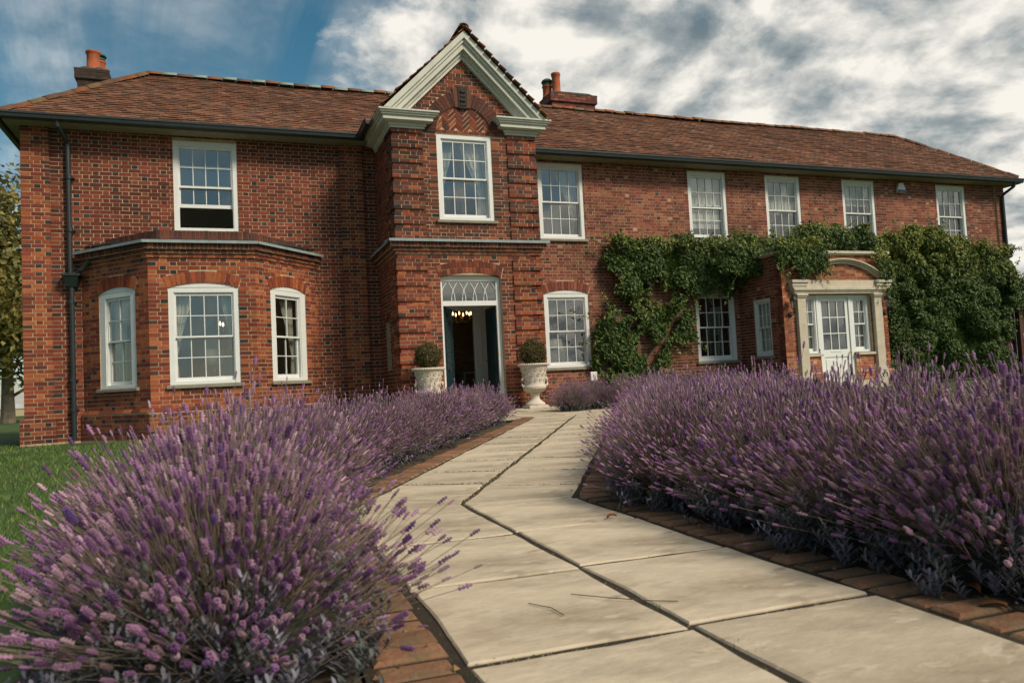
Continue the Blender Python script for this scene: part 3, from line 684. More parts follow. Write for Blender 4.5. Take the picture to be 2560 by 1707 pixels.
# ------------------------------------------------------------------ trim: lead caps, cornices, sills
for Frs, key in ((BAYF, 'bay'), (TOWF, 'tower')):
    g = G()
    for i, (Fr, a0, a1) in enumerate(Frs):
        k = .41 if key == 'bay' else 1.; D = .175
        e0 = a0-(D*k if (i == 1 or (key == 'bay' and i == 2)) else 0); e1 = a1+(D*k if (i == 1 or (key == 'bay' and i == 0)) else 0)
        z = 3.492+(.0015 if i == 1 else 0)
        P = Fr.pt; g.hexa([P(e0, z, -.3), P(e1, z, -.3), P(e1, z+.06, -.3), P(e0, z+.06, -.3), P(e0, z, D), P(e1, z, D), P(e1, z+.022, D), P(e0, z+.022, D)])
        g.fbox(Fr, e0, e1, z-.03, z+.018, D-.002, D+.006)
    g.obj('lead_cap', M_LEAD, wobj[key])
g = G()     # roof of the bay behind the parapet
g.poly([(-2.5, 16.22, 3.66), (-1.2, 15.0, 3.58), (.45, 15.0, 3.58), (1.8, 16.22, 3.66)]); g.obj('bay_roof', M_LEAD, wobj['bay'])
# gable mouldings
A = 7.66; ZB = 5.995; tr_ = empty('gable_moulding', (0, 0, 0), parent=house); tr_.location = -HL
for t0, t1, d in ((0, .10, .30), (.10, .15, .255), (.15, .235, .215), (.235, .29, .12), (.29, .345, .08)):
    r_ = math.sqrt(2)
    for sg in (-1, 1):
        q = [(TC, A-t0*r_), (TC+sg*(A-t0*r_-ZB), ZB), (TC+sg*(A-t1*r_-ZB), ZB), (TC, A-t1*r_)]
        g = G(); g.prism(TF, q if sg < 0 else q[::-1], -.02, d); g.obj('raking_board', M_CREAM, tr_)
for sg in (-1, 1):
    g = G()
    for z0, z1, d, e in ((5.70, 5.745, .05, .02), (5.745, 5.80, .075, .05), (5.80, 5.815, .16, .12), (5.815, 5.895, .20, .16), (5.895, 5.93, .235, .20), (5.93, 5.965, .265, .235), (5.965, 5.995, .295, .27)):
        x0 = TX0-d if sg < 0 else TX1-.62-e; x1 = TX0+.62+e if sg < 0 else TX1+d
        g.box(x0, x1, 14.38-d, 14.7, z0, z1)
        xs0, xs1 = (TX0-d, TX0+.02) if sg < 0 else (TX1-.02, TX1+d)
        g.box(xs0, xs1, 14.7, 16.0, z0, z1)
    g.obj('cornice_return', M_CREAM, tr_)

# ------------------------------------------------------------------ roofs
roof = empty('main_roof', (0, 0, 0), parent=house); roof.location = -HL
EX0, EX1, EY, EZ, RY, RZ = -3.76, 22.25, 15.82, 5.97, 18.10, 7.80
run = RY-EY; rise = RZ-EZ
g = G(); BY = RY+run; dz = .03
A0, A1, B0, B1, R0, R1 = (EX0, EY, EZ-dz), (EX1, EY, EZ-dz), (EX0, BY, EZ-dz), (EX1, BY, EZ-dz), (EX0+run, RY, RZ-dz), (EX1-run, RY, RZ-dz)
g.poly([A0, A1, R1, R0]); g.poly([B1, B0, R0, R1]); g.poly([B0, A0, R0]); g.poly([A1, B1, R1]); g.poly([A0, B0, B1, A1])
g.obj('roof_deck', mat('roof_deck_tile', (.10, .055, .035), .9, .3, 8, .6, 12), roof)
TB = []
def tiles(o, u, s, n, ulen, slen, keep, pal, parent):
    o, u, s, n = Vector(o), Vector(u).normalized(), Vector(s).normalized(), Vector(n).normalized()
    rows = int(slen/.1)+1
    for r in range(rows):
        wav = .012*math.sin(r*.9)
        x = -(r % 2)*.0825
        while x < ulen:
            w = .162
            if keep(x+w/2, r*.1+.05):
                sag = .024*math.sin(x*.55+r*.07)+.010*math.sin(x*1.7+r*.3)+.004*math.sin(x*3.3+r*1.7)+random.uniform(-.002, .003)
                lift = .027+random.uniform(-.002, .005); p0 = o+u*(x+random.uniform(-.004, .004))+s*(r*.1-.02+random.uniform(-.003, .003))+n*sag
                p1 = p0+s*.17-n*.012; tw = n*random.uniform(-.004, .004)
                q = [p0+n*.006, p0+u*w+n*.006, p1+u*w+n*.0, p1, p0+n*(lift)+tw, p0+u*w+n*lift-tw, p1+u*w+n*.012, p1+n*.012]
                c = random.choice(pal); k = random.uniform(.85, 1.16)*(1.5 if random.random() < .012 else 1)
                TB.append((parent, q, (c[0]*k, c[1]*k, c[2]*k)))
            x += .1655
TP = [(.165, .074, .043), (.145, .064, .038), (.185, .086, .050), (.125, .057, .036), (.21, .105, .064), (.15, .080, .050), (.11, .060, .042), (.175, .070, .037)]
sl = math.hypot(run, rise); sv = Vector((0, run, rise)).normalized(); nv = Vector((0, -rise, run)).normalized(); cs = run/sl
TRZ = 7.70
def keepf(a, s):
    x = EX0+a; rr = s*cs; z = EZ+rise*s/sl; y = EY+rr
    if x < EX0+rr+.02 or x > EX1-rr-.02: return False
    if abs(x-TC) < (TRZ-z)-.02: return False
    return True
tiles((EX0, EY, EZ), (1, 0, 0), sv, nv, EX1-EX0, sl, keepf, TP, roof)
# left and right hip ends
hv = Vector((run, 0, rise)).normalized(); hn = Vector((-rise, 0, run)).normalized()
tiles((EX0, BY, EZ), (0, -1, 0), hv, hn, 2*run, sl, lambda a, s: s*cs+.05 < a < 2*run-s*cs-.05, TP, roof)
hv = Vector((-run, 0, rise)).normalized(); hn = Vector((rise, 0, run)).normalized()
tiles((EX1, EY, EZ), (0, 1, 0), hv, hn, 2*run, sl, lambda a, s: s*cs+.05 < a < 2*run-s*cs-.05, TP, roof)
troof = empty('tower_roof', (0, 0, 0), parent=house); troof.location = -HL
TEX = 1.72; TEZ = TRZ-TEX; fy, by = 14.08, 17.95
g = G(); g.poly([(TC-TEX, fy+.03, TEZ-.02), (TC, fy+.03, TRZ-.02), (TC, by, TRZ-.02), (TC-TEX, by, TEZ-.02)][::-1]); g.poly([(TC+TEX, fy+.03, TEZ-.02), (TC, fy+.03, TRZ-.02), (TC, by, TRZ-.02), (TC+TEX, by, TEZ-.02)])
g.poly([(TC-TEX, fy+.03, TEZ-.02), (TC-TEX, by, TEZ-.02), (TC, by, TRZ-.06), (TC, fy+.03, TRZ-.06)][::-1]); g.obj('roof_deck', MATS['roof_deck_tile'], troof)
TP2 = [(.19, .075, .04), (.15, .06, .035), (.23, .10, .05), (.12, .05, .032), (.25, .12, .05)]
def keept(sgn):
    def k(a, s):
        y = (fy+a) if sgn > 0 else (by-a); z = TEZ+s*.707
        return fy-.01 < y and z > EZ+(y-EY)*rise/run-.12
    return k
tiles((TC-TEX, by, TEZ), (0, -1, 0), (1, 0, 1), (-1, 0, 1), by-fy, TEX*1.414, keept(-1), TP2, troof)
tiles((TC+TEX, fy, TEZ), (0, 1, 0), (-1, 0, 1), (1, 0, 1), by-fy, TEX*1.414, keept(1), TP2, troof)
def tsize(t):
    p = [project(v) for v in t[1][4:]]
    if any(q is None for q in p): return 0
    if (t[1][5]-t[1][4]).x < .1: return 0
    cx = sum(q[0] for q in p)/4
    if not 0 < cx < 2560: return 0
    return abs(sum(p[i][0]*p[(i+1) % 4][1]-p[(i+1) % 4][0]*p[i][1] for i in range(4)))/2 if t[0] is roof else 0
order = sorted(range(len(TB)), key=lambda i: -tsize(TB[i])); top = set(order[:300])
gt = {roof: G(), troof: G()}; tcols = [TP[i] for i in range(len(TP))]; tsh = {}
for i, (par, q, c) in enumerate(TB):
    if i in top:
        ci = min(range(len(TP)), key=lambda k: sum((TP[k][j]-c[j])**2 for j in range(3)))
        if ci not in tsh:
            t = G(); ce = sum(q, Vector())/8; t.hexa([v-ce for v in q], TP[ci]); tsh[ci] = t.mesh('roof_tile', tint=True)
        finish('roof_tile', tsh[ci], M_TILE, par, loc=sum(q, Vector())/8)
    else: gt[par].hexa(q, c)
for par, gg in gt.items(): tag(gg.obj('roof_tiling', M_TILE, par, tint=True), kind='stuff')
# ridge and hip tiles
def cap_tile(p, t, L_, r, c):
    p, t = Vector(p), Vector(t).normalized(); a = t.cross(Vector((0, 0, 1))).normalized(); b = a.cross(t)
    g = G(); k = 7
    for s in (0, L_):
        for rr in (r, r-.016):
            for i in range(k): w = math.pi*i/(k-1); g.v.append(tuple(t*s+a*math.cos(w)*rr+b*(math.sin(w)*rr*.8-.02)))
    for i in range(k-1):
        g.f += [(i, i+1, 2*k+i+1, 2*k+i), (k+i+1, k+i, 3*k+i, 3*k+i+1), (i+1, i, k+i, k+i+1), (2*k+i, 2*k+i+1, 3*k+i+1, 3*k+i)]; g.c += [c]*4
    return g
RC = [(.20, .075, .03), (.15, .07, .035), (.12, .065, .04), (.16, .10, .045)]
caps = {}
def ridge_run(p0, p1, par, name, alt=False, r=.105):
    p0, p1 = Vector(p0), Vector(p1); n = max(1, int((p1-p0).length/.31)); t = (p1-p0).normalized(); st = (p1-p0).length/n
    for i in range(n):
        c = (.20, .24, .20) if alt and i % 2 and (p0+t*st*i).x < 4 else RC[(i*7+int(p0.x*3)) % 4]
        k = (tuple(round(v, 2) for v in t), c, r, round(st, 2))
        if k not in caps: caps[k] = cap_tile((0, 0, 0), t, st-.008, r, c).mesh(name, True, True)
        finish(name, caps[k], M_TILE, par, loc=p0+t*st*i+Vector((0, random.uniform(-.01, .01), random.uniform(-.014, .012))))
ridge_run((EX0+run, RY, RZ+.03), (EX1-run, RY, RZ+.03), roof, 'ridge_tile', True)
ridge_run((EX0, EY, EZ+.03), (EX0+run, RY, RZ+.03), roof, 'hip_tile'); ridge_run((EX1, EY, EZ+.03), (EX1-run, RY, RZ+.03), roof, 'hip_tile')
ridge_run((EX0, BY, EZ+.03), (EX0+run, RY, RZ+.03), roof, 'hip_tile'); ridge_run((EX1, BY, EZ+.03), (EX1-run, RY, RZ+.03), roof, 'hip_tile')
ridge_run((TC, fy-.03, TRZ+.03), (TC, 17.9, TRZ+.03), troof, 'ridge_tile')
# soffit, fascia, gutters, downpipes
g = G()
g.box(EX0+.06, TX0-.02, EY+.04, 16.235, 5.885, 5.93); g.box(TX1+.02, EX1-.06, EY+.04, 16.235, 5.83, 5.90)
g.box(EX0+.06, -3.485, 16.235, BY-.06, 5.885, 5.93); g.box(22.02, EX1-.06, 16.235, BY-.06, 5.83, 5.90)
g.obj('soffit', mat('soffit_board', (.26, .24, .17), .8, .15), house)
def gutter(name, p0, p1, out):
    p0, p1, out = Vector(p0), Vector(p1), Vector(out); g = G(); prof = [(0, .0), (0, -.085), (.03, -.115), (.09, -.125), (.125, -.10), (.135, -.05), (.15, -.035), (.15, 0), (.138, 0), (.12, -.05), (.02, -.08), (.012, 0)]
    k = len(prof)
    for p in (p0, p1):
        for a, z in prof: g.v.append(tuple(p+out*a+Vector((0, 0, z))))
    for i in range(k): j = (i+1) % k; g.f.append((i, j, k+j, k+i)); g.c.append(None)
    g.f.append(tuple(range(k))); g.c.append(None); g.f.append(tuple(range(2*k-1, k-1, -1))); g.c.append(None)
    return g.obj(name, M_GUTTER, house)
gutter('gutter', (EX0-.06, EY+.01, 6.0), (TX0-.30, EY+.01, 6.0), (0, -1, 0)); gutter('gutter', (TX1+.22, EY+.01, 5.94), (EX1+.06, EY+.01, 5.94), (0, -1, 0))
gutter('gutter', (TX0-.30, EY+.01, 6.0), (TX0-.30, 14.75, 6.0), (-1, 0, 0)); gutter('gutter', (EX0+.02, EY, 6.0), (EX0+.02, BY, 6.0), (-1, 0, 0)); gutter('gutter', (EX1-.02, EY, 5.94), (EX1-.02, BY, 5.94), (1, 0, 0))
dp = G(); dp.tube([(-2.80, 15.77, 5.90), (-2.80, 15.78, 5.80), (-2.72, 16.05, 5.63), (-2.70, 16.12, 5.55), (-2.70, 16.12, 3.06)], .042, 10)
dp.tube([(-2.68, 16.12, 2.85), (-2.68, 16.12, .02)], .045, 10)
for z in (4.9, 3.9, 2.55, 1.1, .55): dp.tube([(-2.69, 16.12, z), (-2.69, 16.12, z+.07)], .056, 10); dp.box(-2.77, -2.61, 16.13, 16.23, z+.02, z+.05)
dpo = dp.obj('downpipe', M_GUTTER, house, smooth=False)
g = G(); g.hexa([(-2.78, 16.22, 2.86), (-2.58, 16.22, 2.86), (-2.53, 16.22, 3.06), (-2.83, 16.22, 3.06), (-2.76, 16.07, 2.86), (-2.60, 16.07, 2.86), (-2.55, 15.98, 3.06), (-2.81, 15.98, 3.06)]); g.box(-2.84, -2.52, 15.97, 16.22, 3.06, 3.10); g.obj('hopper_head', M_GUTTER, dpo)
g = G(); g.tube([(-2.36, 15.98, 3.42), (-2.36, 15.96, 3.30), (-2.50, 16.0, 3.16), (-2.60, 16.08, 3.10)], .04, 8); g.tube([(-2.36, 15.98, 3.44), (-2.36, 15.98, 3.36)], .06, 8); g.obj('bay_outlet_pipe', M_GUTTER, dpo)
g = G(); g.tube([(22.0, 15.76, 5.84), (22.0, 15.80, 5.72), (21.92, 16.08, 5.55), (21.92, 16.12, 5.48), (21.92, 16.12, .2)], .045, 8); g.obj('downpipe', M_GUTTER, house)
g = G(); g.tube([(6.38, 15.75, 5.84), (6.38, 15.75, 5.74), (6.33, 15.75, 5.66), (6.1, 15.76, 5.62)], .045, 8); g.obj('gutter_elbow', M_GUTTER, house)
# chimney pots
def pot(par, x, y, z, h, r, cowl=False):
    g = G(); g.lathe([(r*1.05, 0), (r*1.02, .04), (r*.92, .06), (r*.88, h*.8), (r*.92, h*.82), (r*.92, h*.86), (r*1.0, h*.88), (r*1.04, h*.97), (r*.98, h), (r*.75, h), (r*.7, h*.8)], 18, (x, y, z), cap=True)
    o = g.obj('chimney_pot', M_POT, par, smooth=True)
    if cowl:
        g = G(); g.lathe([(r*.9, h+.02), (r*.95, h+.05), (r*.6, h+.07), (r*.6, h+.12), (r*1.15, h+.10), (r*1.05, h+.15), (r*.6, h+.2), (.01, h+.22)], 14, (x, y, z)); g.obj('chimney_cowl', mat('green_cowl', (.05, .12, .09), .6), par, smooth=True)
pot(wobj[kl], -2.70, 19.42, 8.30, .46, .155); pot(wobj[kl], -2.62, 19.8, 8.30, .40, .13, True); pot(wobj[kl], -2.55, 19.98, 8.28, .30, .12)
pot(wobj[kr], 8.86, 19.2, 8.64, .62, .13); pot(wobj[kr], 8.68, 19.42, 8.60, .36, .145, True)

# ------------------------------------------------------------------ windows
UNIT = G(); UNIT.box(-.5, .5, -.5, .5, -.5, .5); PANE_ME = UNIT.mesh('pane'); PANE_ME.materials.append(M_GLASS)
def rot_of(Fr): return math.atan2(Fr.u.y, Fr.u.x)
def pane(par, Fr, a0, a1, z0, z1, d):
    o = bpy.data.objects.new('pane', PANE_ME); COL.objects.link(o); o.parent = par
    p = Fr.pt((a0+a1)/2, (z0+z1)/2, d); w = Vector((0, 0, 0)); q = par
    while q is not None: w += q.location; q = q.parent
    o.location = p-w; o.scale = (a1-a0, .004, z1-z0)
    o.rotation_euler = (R(random.gauss(0, .35)), 0, rot_of(Fr)+R(random.gauss(0, .35)))
def sash_window(Fr, u0, u1, z0, z1, cols, rows=4, arch=0., fw_=.085, gap=0., parent=None, sill=True, depth=0., label=None, meet=None, d=0.):
    """box-frame sash window; rows split evenly between the two sashes; gap = open height below a raised lower sash"""
    par = parent or house
    d0 = d-.012
    g = G(); zi0, zi1 = z0+.055, z1-min(fw_, .09); a0, a1 = u0+fw_, u1-fw_
    g.fbox(Fr, u0, a0, z0, z1, d0-.12, d0); g.fbox(Fr, a1, u1, z0, z1, d0-.12, d0); g.fbox(Fr, a0, a1, zi1, z1, d0-.12, d0); g.fbox(Fr, a0, a1, z0, zi0, d0-.12, d0-.002)
    # inner bead
    for q0, q1 in ((a0, a0+.016), (a1-.016, a1)): g.fbox(Fr, q0, q1, zi0, zi1, d0-.035, d0-.016)
    g.fbox(Fr, a0+.016, a1-.016, zi1-.016, zi1, d0-.035, d0-.016)
    if arch:
        w = u1-u0; Rr = (w*w/4+arch*arch)/(2*arch); zc = z1+arch-Rr; th = math.asin(w/2/Rr)
        top_ = [((u0+u1)/2+math.sin(t)*Rr, zc+math.cos(t)*Rr) for t in [th-2*th*i/14 for i in range(15)]]
        g.prism(Fr, [(u0, z1+.004), (u1, z1+.004)]+top_, d0-.1, d0+.004)
    win = g.obj('window', M_WHITE, par)
    if label: win['label'] = label
    zm = (zi0+zi1)/2 if meet is None else meet
    sh = (zi1-zm)
    b0, b1 = a0+.002, a1-.002
    def sash(nm, lo, hi, dd, brail, trail, nr, shift=0.):
        s = G(); st = .038
        s.fbox(Fr, b0, b0+st, lo, hi, dd-.04, dd); s.fbox(Fr, b1-st, b1, lo, hi, dd-.04, dd); s.fbox(Fr, b0+st, b1-st, lo, lo+brail, dd-.04, dd-.001); s.fbox(Fr, b0+st, b1-st, hi-trail, hi, dd-.04, dd-.001)
        x0, x1, y0, y1 = b0+st, b1-st, lo+brail, hi-trail; bw = .0155
        for i in range(1, cols): x = x0+(x1-x0)*i/cols; s.fbox(Fr, x-bw/2, x+bw/2, y0, y1, dd-.035, dd-.004)
        for j in range(1, nr): y = y0+(y1-y0)*j/nr; s.fbox(Fr, x0, x1, y-bw/2, y+bw/2, dd-.034, dd-.003)
        s.obj(nm, M_WHITE, win)
        for i in range(cols):
            for j in range(nr):
                pane(win, Fr, x0+(x1-x0)*i/cols+bw/2-.001, x0+(x1-x0)*(i+1)/cols-bw/2+.001, y0+(y1-y0)*j/nr+bw/2-.001, y0+(y1-y0)*(j+1)/nr-bw/2+.001, dd-.022)
    sash('upper_sash', zm-.018, zi1-.018, d0-.038, .034, .04, rows//2)
    if gap: sash('lower_sash', zi0+gap, zi0+gap+(zm-zi0)+.016, d0-.082, .07, .034, rows//2)
    else: sash('lower_sash', zi0+.002, zm+.016, d0-.082, .07, .034, rows//2)
    if sill:
        s = G(); P = Fr.pt; e0, e1 = u0-.06, u1+.06; zt = z0-.003
        s.hexa([P(e0, zt-.065, -.02), P(e1, zt-.065, -.02), P(e1, zt, -.02), P(e0, zt, -.02), P(e0, zt-.065, d+.06), P(e1, zt-.065, d+.06), P(e1, zt-.012, d+.06), P(e0, zt-.012, d+.06)]); s.obj('sill', M_SILL, win, bevel=.006)
    return win
sash_window(FM, -.90, .29, 3.995, 5.79, 4, 4, gap=.42, label='sash window with its lower sash raised')
sash_window(TF, 3.98, 5.118, 3.935, 5.648, 4, 4)
for i, (a, b) in enumerate(UPW): sash_window(FM, a+.002, b-.002, 3.975, 5.758, 4, 4, gap=.07 if i == 1 else 0)
for a, b in GRW: sash_window(FM, a+.002, b-.002, .965, 2.68, 4, 4, arch=.09)
sash_window(BC, cw[0], cw[1], .935, 2.68, 4, 4, arch=.09); sash_window(BLf, lw[0], lw[1], .935, 2.68, 2, 4, arch=.09, fw_=.15); sash_window(BRf, rw[0], rw[1], .935, 2.68, 2, 4, arch=.09, fw_=.15)
sash_window(PL, .562, 1.178, 1.005, 2.395, 3, 4, fw_=.05)
# porch: side lights and half-glazed door
sash_window(PF, 12.865, 13.29, 1.0, 2.395, 2, 4, fw_=.04, d=-.05, sill=False); sash_window(PF, 14.37, 14.915, 1.0, 2.395, 2, 4, fw_=.07, d=-.05, sill=False)
for x0, x1 in ((12.88, 13.33), (14.36, 14.96)):
    g = G(); g.fbox(PF, x0, x1, .925, .985, -.06, .06); g.obj('porch_sill', M_STONE, wobj['porch'], bevel=.006)
g = G(); g.fbox(PF, 13.295, 13.375, .19, 2.395, -.16, -.045); g.fbox(PF, 14.285, 14.362, .19, 2.395, -.16, -.045); g.fbox(PF, 13.375, 14.285, 2.345, 2.395, -.16, -.045); g.obj('door_frame', M_WHITE, house)
g = G(); D0, D1 = 13.38, 14.28; gx0, gx1, gz0, gz1 = 13.47, 14.19, 1.08, 2.25
g.fbox(PF, D0, gx0, .21, 2.34, -.12, -.075); g.fbox(PF, gx1, D1, .21, 2.34, -.12, -.075); g.fbox(PF, gx0, gx1, gz1, 2.34, -.12, -.075)
g.fbox(PF, gx0, gx1, .90, gz0, -.12, -.075); g.fbox(PF, gx0, gx1, .21, .34, -.12, -.075); g.fbox(PF, gx0, gx1, .34, .90, -.115, -.095); g.fbox(PF, gx0+.05, gx1-.05, .40, .84, -.1, -.082)
g.fbox(PF, gx0+.2, gx1-.2, 1.02, 1.05, -.08, -.066)
for i in (1, 2): x = gx0+(gx1-gx0)*i/3; g.fbox(PF, x-.011, x+.011, gz0, gz1, -.115, -.08)
for j in (1, 2): z = gz0+(gz1-gz0)*j/3; g.fbox(PF, gx0, gx1, z-.011, z+.011, -.114, -.079)
pd = g.obj('porch_door', M_WHITE, house)
for i in range(3):
    for j in range(3): pane(pd, PF, gx0+(gx1-gx0)*i/3+.01, gx0+(gx1-gx0)*(i+1)/3-.01, gz0+(gz1-gz0)*j/3+.01, gz0+(gz1-gz0)*(j+1)/3-.01, -.1)
g = G(); g.tube([tuple(PF.pt(14.24, 1.0, -.075)), tuple(PF.pt(14.24, 1.0, -.03))], .012, 8); g.ball(PF.pt(14.24, 1.0, -.02), .026); g.obj('door_knob', M_BRASS, pd, smooth=True)
# porch stone dressings
for x0, x1 in ((12.63, 12.87), (14.97, 15.21)):
    g = G(); g.fbox(PF, x0, x1, .62, 2.33, .0, .10); g.fbox(PF, x0-.03, x1+.03, .16, .62, 0, .13); g.fbox(PF, x0-.02, x1+.02, 2.33, 2.37, 0, .125); g.fbox(PF, x0-.045, x1+.045, 2.37, 2.42, 0, .15); g.obj('stone_pilaster', M_STONE, wobj['porch'], bevel=.006)
g = G()
for z0, z1, d, e in ((2.42, 2.46, .115, .0), (2.46, 2.50, .135, .03), (2.50, 2.56, .165, .05)): g.fbox(PF, 12.55-e, 15.30+e, z0, z1, 0, d)
g.fbox(PF, 12.62, 15.22, 2.56, 2.74, 0, .11)
for x0, x1 in ((12.46, 12.93), (15.02, 15.50)):
    for z0, z1, d, e in ((2.56, 2.60, .13, -.03), (2.60, 2.68, .15, -.01), (2.68, 2.745, .18, .012)): g.fbox(PF, x0-e, x1+e, z0, z1, 0, d)
g.obj('entablature', M_STONE, wobj['porch'], bevel=.005)
g = G(); hw, rs = 1.19, .40; RA = (hw*hw+rs*rs)/(2*rs); zc = 2.76+rs-RA; th = math.asin(hw/RA)
for rr0, rr1, d in ((0, .045, .07), (.045, .085, .11), (.085, .115, .155)):
    n = 22
    for i in range(n):
        t0, t1 = -th+2*th*i/n, -th+2*th*(i+1)/n
        g.prism(PF, [(14.06+math.sin(t)*(RA+r), zc+math.cos(t)*(RA+r)) for t, r in ((t0, rr0), (t1, rr0), (t1, rr1), (t0, rr1))], 0, d)
g.obj('segmental_pediment', M_STONE, wobj['porch'])
g = G()
for z0, z1, d in ((3.37, 3.40, .07), (3.40, 3.46, .11)):
    g.fbox(PF, 12.28-d, 15.45+d, z0, z1, -.25, d); g.fbox(PL, 0, 1.4, z0, z1, -.25, d); g.fbox(PR, .25, 1.63, z0, z1, -.25, d)
g.box(12.4, 15.3, 14.8, 16.2, 3.36, 3.39); g.obj('coping', M_STONE, wobj['porch'])
g = G(); g.box(12.9, 14.95, 14.15, 14.6, .1, .30); g.obj('doorstep', M_STONE, house, bevel=.01)

# ------------------------------------------------------------------ main entrance
ent = G(); e0, e1 = 3.935, 5.185
ent.fbox(TF, e0, e0+.055, .19, 2.80, -.20, -.10); ent.fbox(TF, e1-.085, e1, .19, 2.80, -.20, -.10); ent.fbox(TF, e0+.055, e1-.085, 2.73, 2.80, -.20, -.10); ent.fbox(TF, e0+.055, e1-.085, 2.24, 2.335, -.20, -.095)
w = e1-e0; ar = .07; Rr = (w*w/4+ar*ar)/(2*ar); zc = 2.80+ar-Rr; th = math.asin(w/2/Rr)
ent.prism(TF, [(e0, 2.80), (e1, 2.80)]+[((e0+e1)/2+math.sin(t)*Rr, zc+math.cos(t)*Rr) for t in [th-2*th*i/12 for i in range(13)]], -.2, -.1)
entr = ent.obj('entrance_door_frame', M_WHITE, house)
g = G(); f0, f1, z0, z1 = e0+.055, e1-.085, 2.335, 2.73; n = 5; pw_ = (f1-f0)/n
for i in range(n):
    c = f0+pw_*(i+.5)
    for sg in (-1, 1):
        pts = []
        for k in range(9):
            t = k/8; pts.append(tuple(TF.pt(c+sg*(pw_*.66)*math.sin((1-t)*math.pi/2)**.9 if t < 1 else c, z0+(z1-z0)*t**.85, -.125)))
        pts = [p for p in pts if f0-.01 < p[0] < f1+.01]
        if len(pts) > 1: g.tube(pts, .0085, 6)
g.obj('fanlight_tracery', M_WHITE, entr); pane(entr, TF, f0, f1, z0, z1, -.14)
def door_leaf(name, hx, hy, ang, wd, z0, z1, glazed, sgn):
    """leaf hinged at (hx,hy); ang = direction of the leaf in plan"""
    u = Vector((math.cos(ang), math.sin(ang), 0)); Fr = F((hx, hy, 0), u, Vector((u.y, -u.x, 0))*sgn)
    g = G()
    if glazed:
        g.fbox(Fr, 0, .10, z0, z1, -.022, .022); g.fbox(Fr, wd-.13, wd, z0, z1, -.022, .022); g.fbox(Fr, .10, wd-.13, z0, z0+.75, -.022, .022); g.fbox(Fr, .10, wd-.13, z1-.12, z1, -.022, .022)
        q0, q1, y0, y1 = .10, wd-.13, z0+.75, z1-.12
        for s in range(-12, 24):
            for sg in (1, -1):
                a, b = (q0, y0+s*.13), (q1, y0+s*.13+sg*(q1-q0)*1.6)
                pts = []
                for k in range(13):
                    p = (a[0]+(b[0]-a[0])*k/12, a[1]+(b[1]-a[1])*k/12)
                    if y0 < p[1] < y1: pts.append(p)
                if len(pts) > 1: g.tube([tuple(Fr.pt(p[0], p[1], 0)) for p in (pts[0], pts[-1])], .005, 4)
        o = g.obj(name, M_DOOR, house); pane(o, Fr, q0, q1, y0, y1, .0)
    else:
        g.fbox(Fr, 0, wd, z0, z1, -.02, .02)
        for a, b in ((.08, wd-.08),):
            for y0, y1 in ((z0+.12, z0+.7), (z0+.85, z0+1.5), (z0+1.62, z1-.1)): g.fbox(Fr, a, b, y0, y1, -.03, .03)
        o = g.obj(name, M_DOOR, house, bevel=.006)
    return o, Fr
lf, FL_ = door_leaf('glazed_door_leaf', 3.99, 14.52, math.atan2(.52, .31), .62, .2, 2.23, True, 1)
rf_, FR_ = door_leaf('panelled_door_leaf', 5.10, 14.53, math.atan2(1, -.02), .60, .2, 2.23, False, -1)
g = G()
for sg in (-1, 1): g.tube([tuple(FR_.pt(.54, 1.15, 0)), tuple(FR_.pt(.54, 1.15, .06*sg))], .01, 8); g.ball(FR_.pt(.54, 1.15, .075*sg), .028)
g.obj('door_knob', M_BRASS, rf_, smooth=True)
for z in (.62, 1.22, 1.98):
    g = G(); g.fbox(TF, 5.082, 5.102, z, z+.1, -.16, -.094); g.obj('hinge', M_BRASS, rf_)
g = G(); g.box(3.85, 5.25, 14.28, 14.9, .1, .20); g.obj('threshold', M_STONE, house, bevel=.01)

# ------------------------------------------------------------------ rooms behind the glass
def room(name, x0, x1, y0, y1, z0, z1, m, floor_m, faces='lrbtf'):
    g = G(); t = .04
    if 'b' in faces: g.box(x0, x1, y1, y1+t, z0, z1)
    if 'l' in faces: g.box(x0-t, x0, y0, y1, z0, z1)
    if 'r' in faces: g.box(x1, x1+t, y0, y1, z0, z1)
    if 't' in faces: g.box(x0, x1, y0, y1, z1, z1+t)
    g.obj(name, m, house)
    if 'f' in faces: g = G(); g.box(x0, x1, y0, y1, z0-t, z0); g.obj('room_floor', floor_m, house)
for i, (x0, x1) in enumerate(((-3.2, 2.9), (3.32, 5.82), (6.6, 9.3), (9.5, 12.7), (12.9, 15.1), (15.3, 18.1), (18.3, 21.7))):
    room('room_wall', x0, x1, 16.46 if i != 1 else 14.62, 19.6, 3.4, 5.8, M_ROOM, M_CARPET)
room('room_wall', -3.2, 2.6, 16.46, 19.6, .35, 3.1, M_ROOM, M_CARPET); room('room_wall', 6.6, 9.3, 16.46, 19.6, .35, 3.1, M_ROOM, M_CARPET)
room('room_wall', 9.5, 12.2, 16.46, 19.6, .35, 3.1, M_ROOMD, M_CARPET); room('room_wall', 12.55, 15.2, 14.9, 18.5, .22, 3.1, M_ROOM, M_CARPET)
g = G(); g.poly([(-2.4, 16.46, .33), (-1.2, 15.1, .33), (.45, 15.1, .33), (1.7, 16.46, .33)]); g.poly([(-2.4, 16.46, 3.15), (1.7, 16.46, 3.15), (.45, 15.1, 3.15), (-1.2, 15.1, 3.15)]); g.obj('bay_lining', M_ROOM, house)
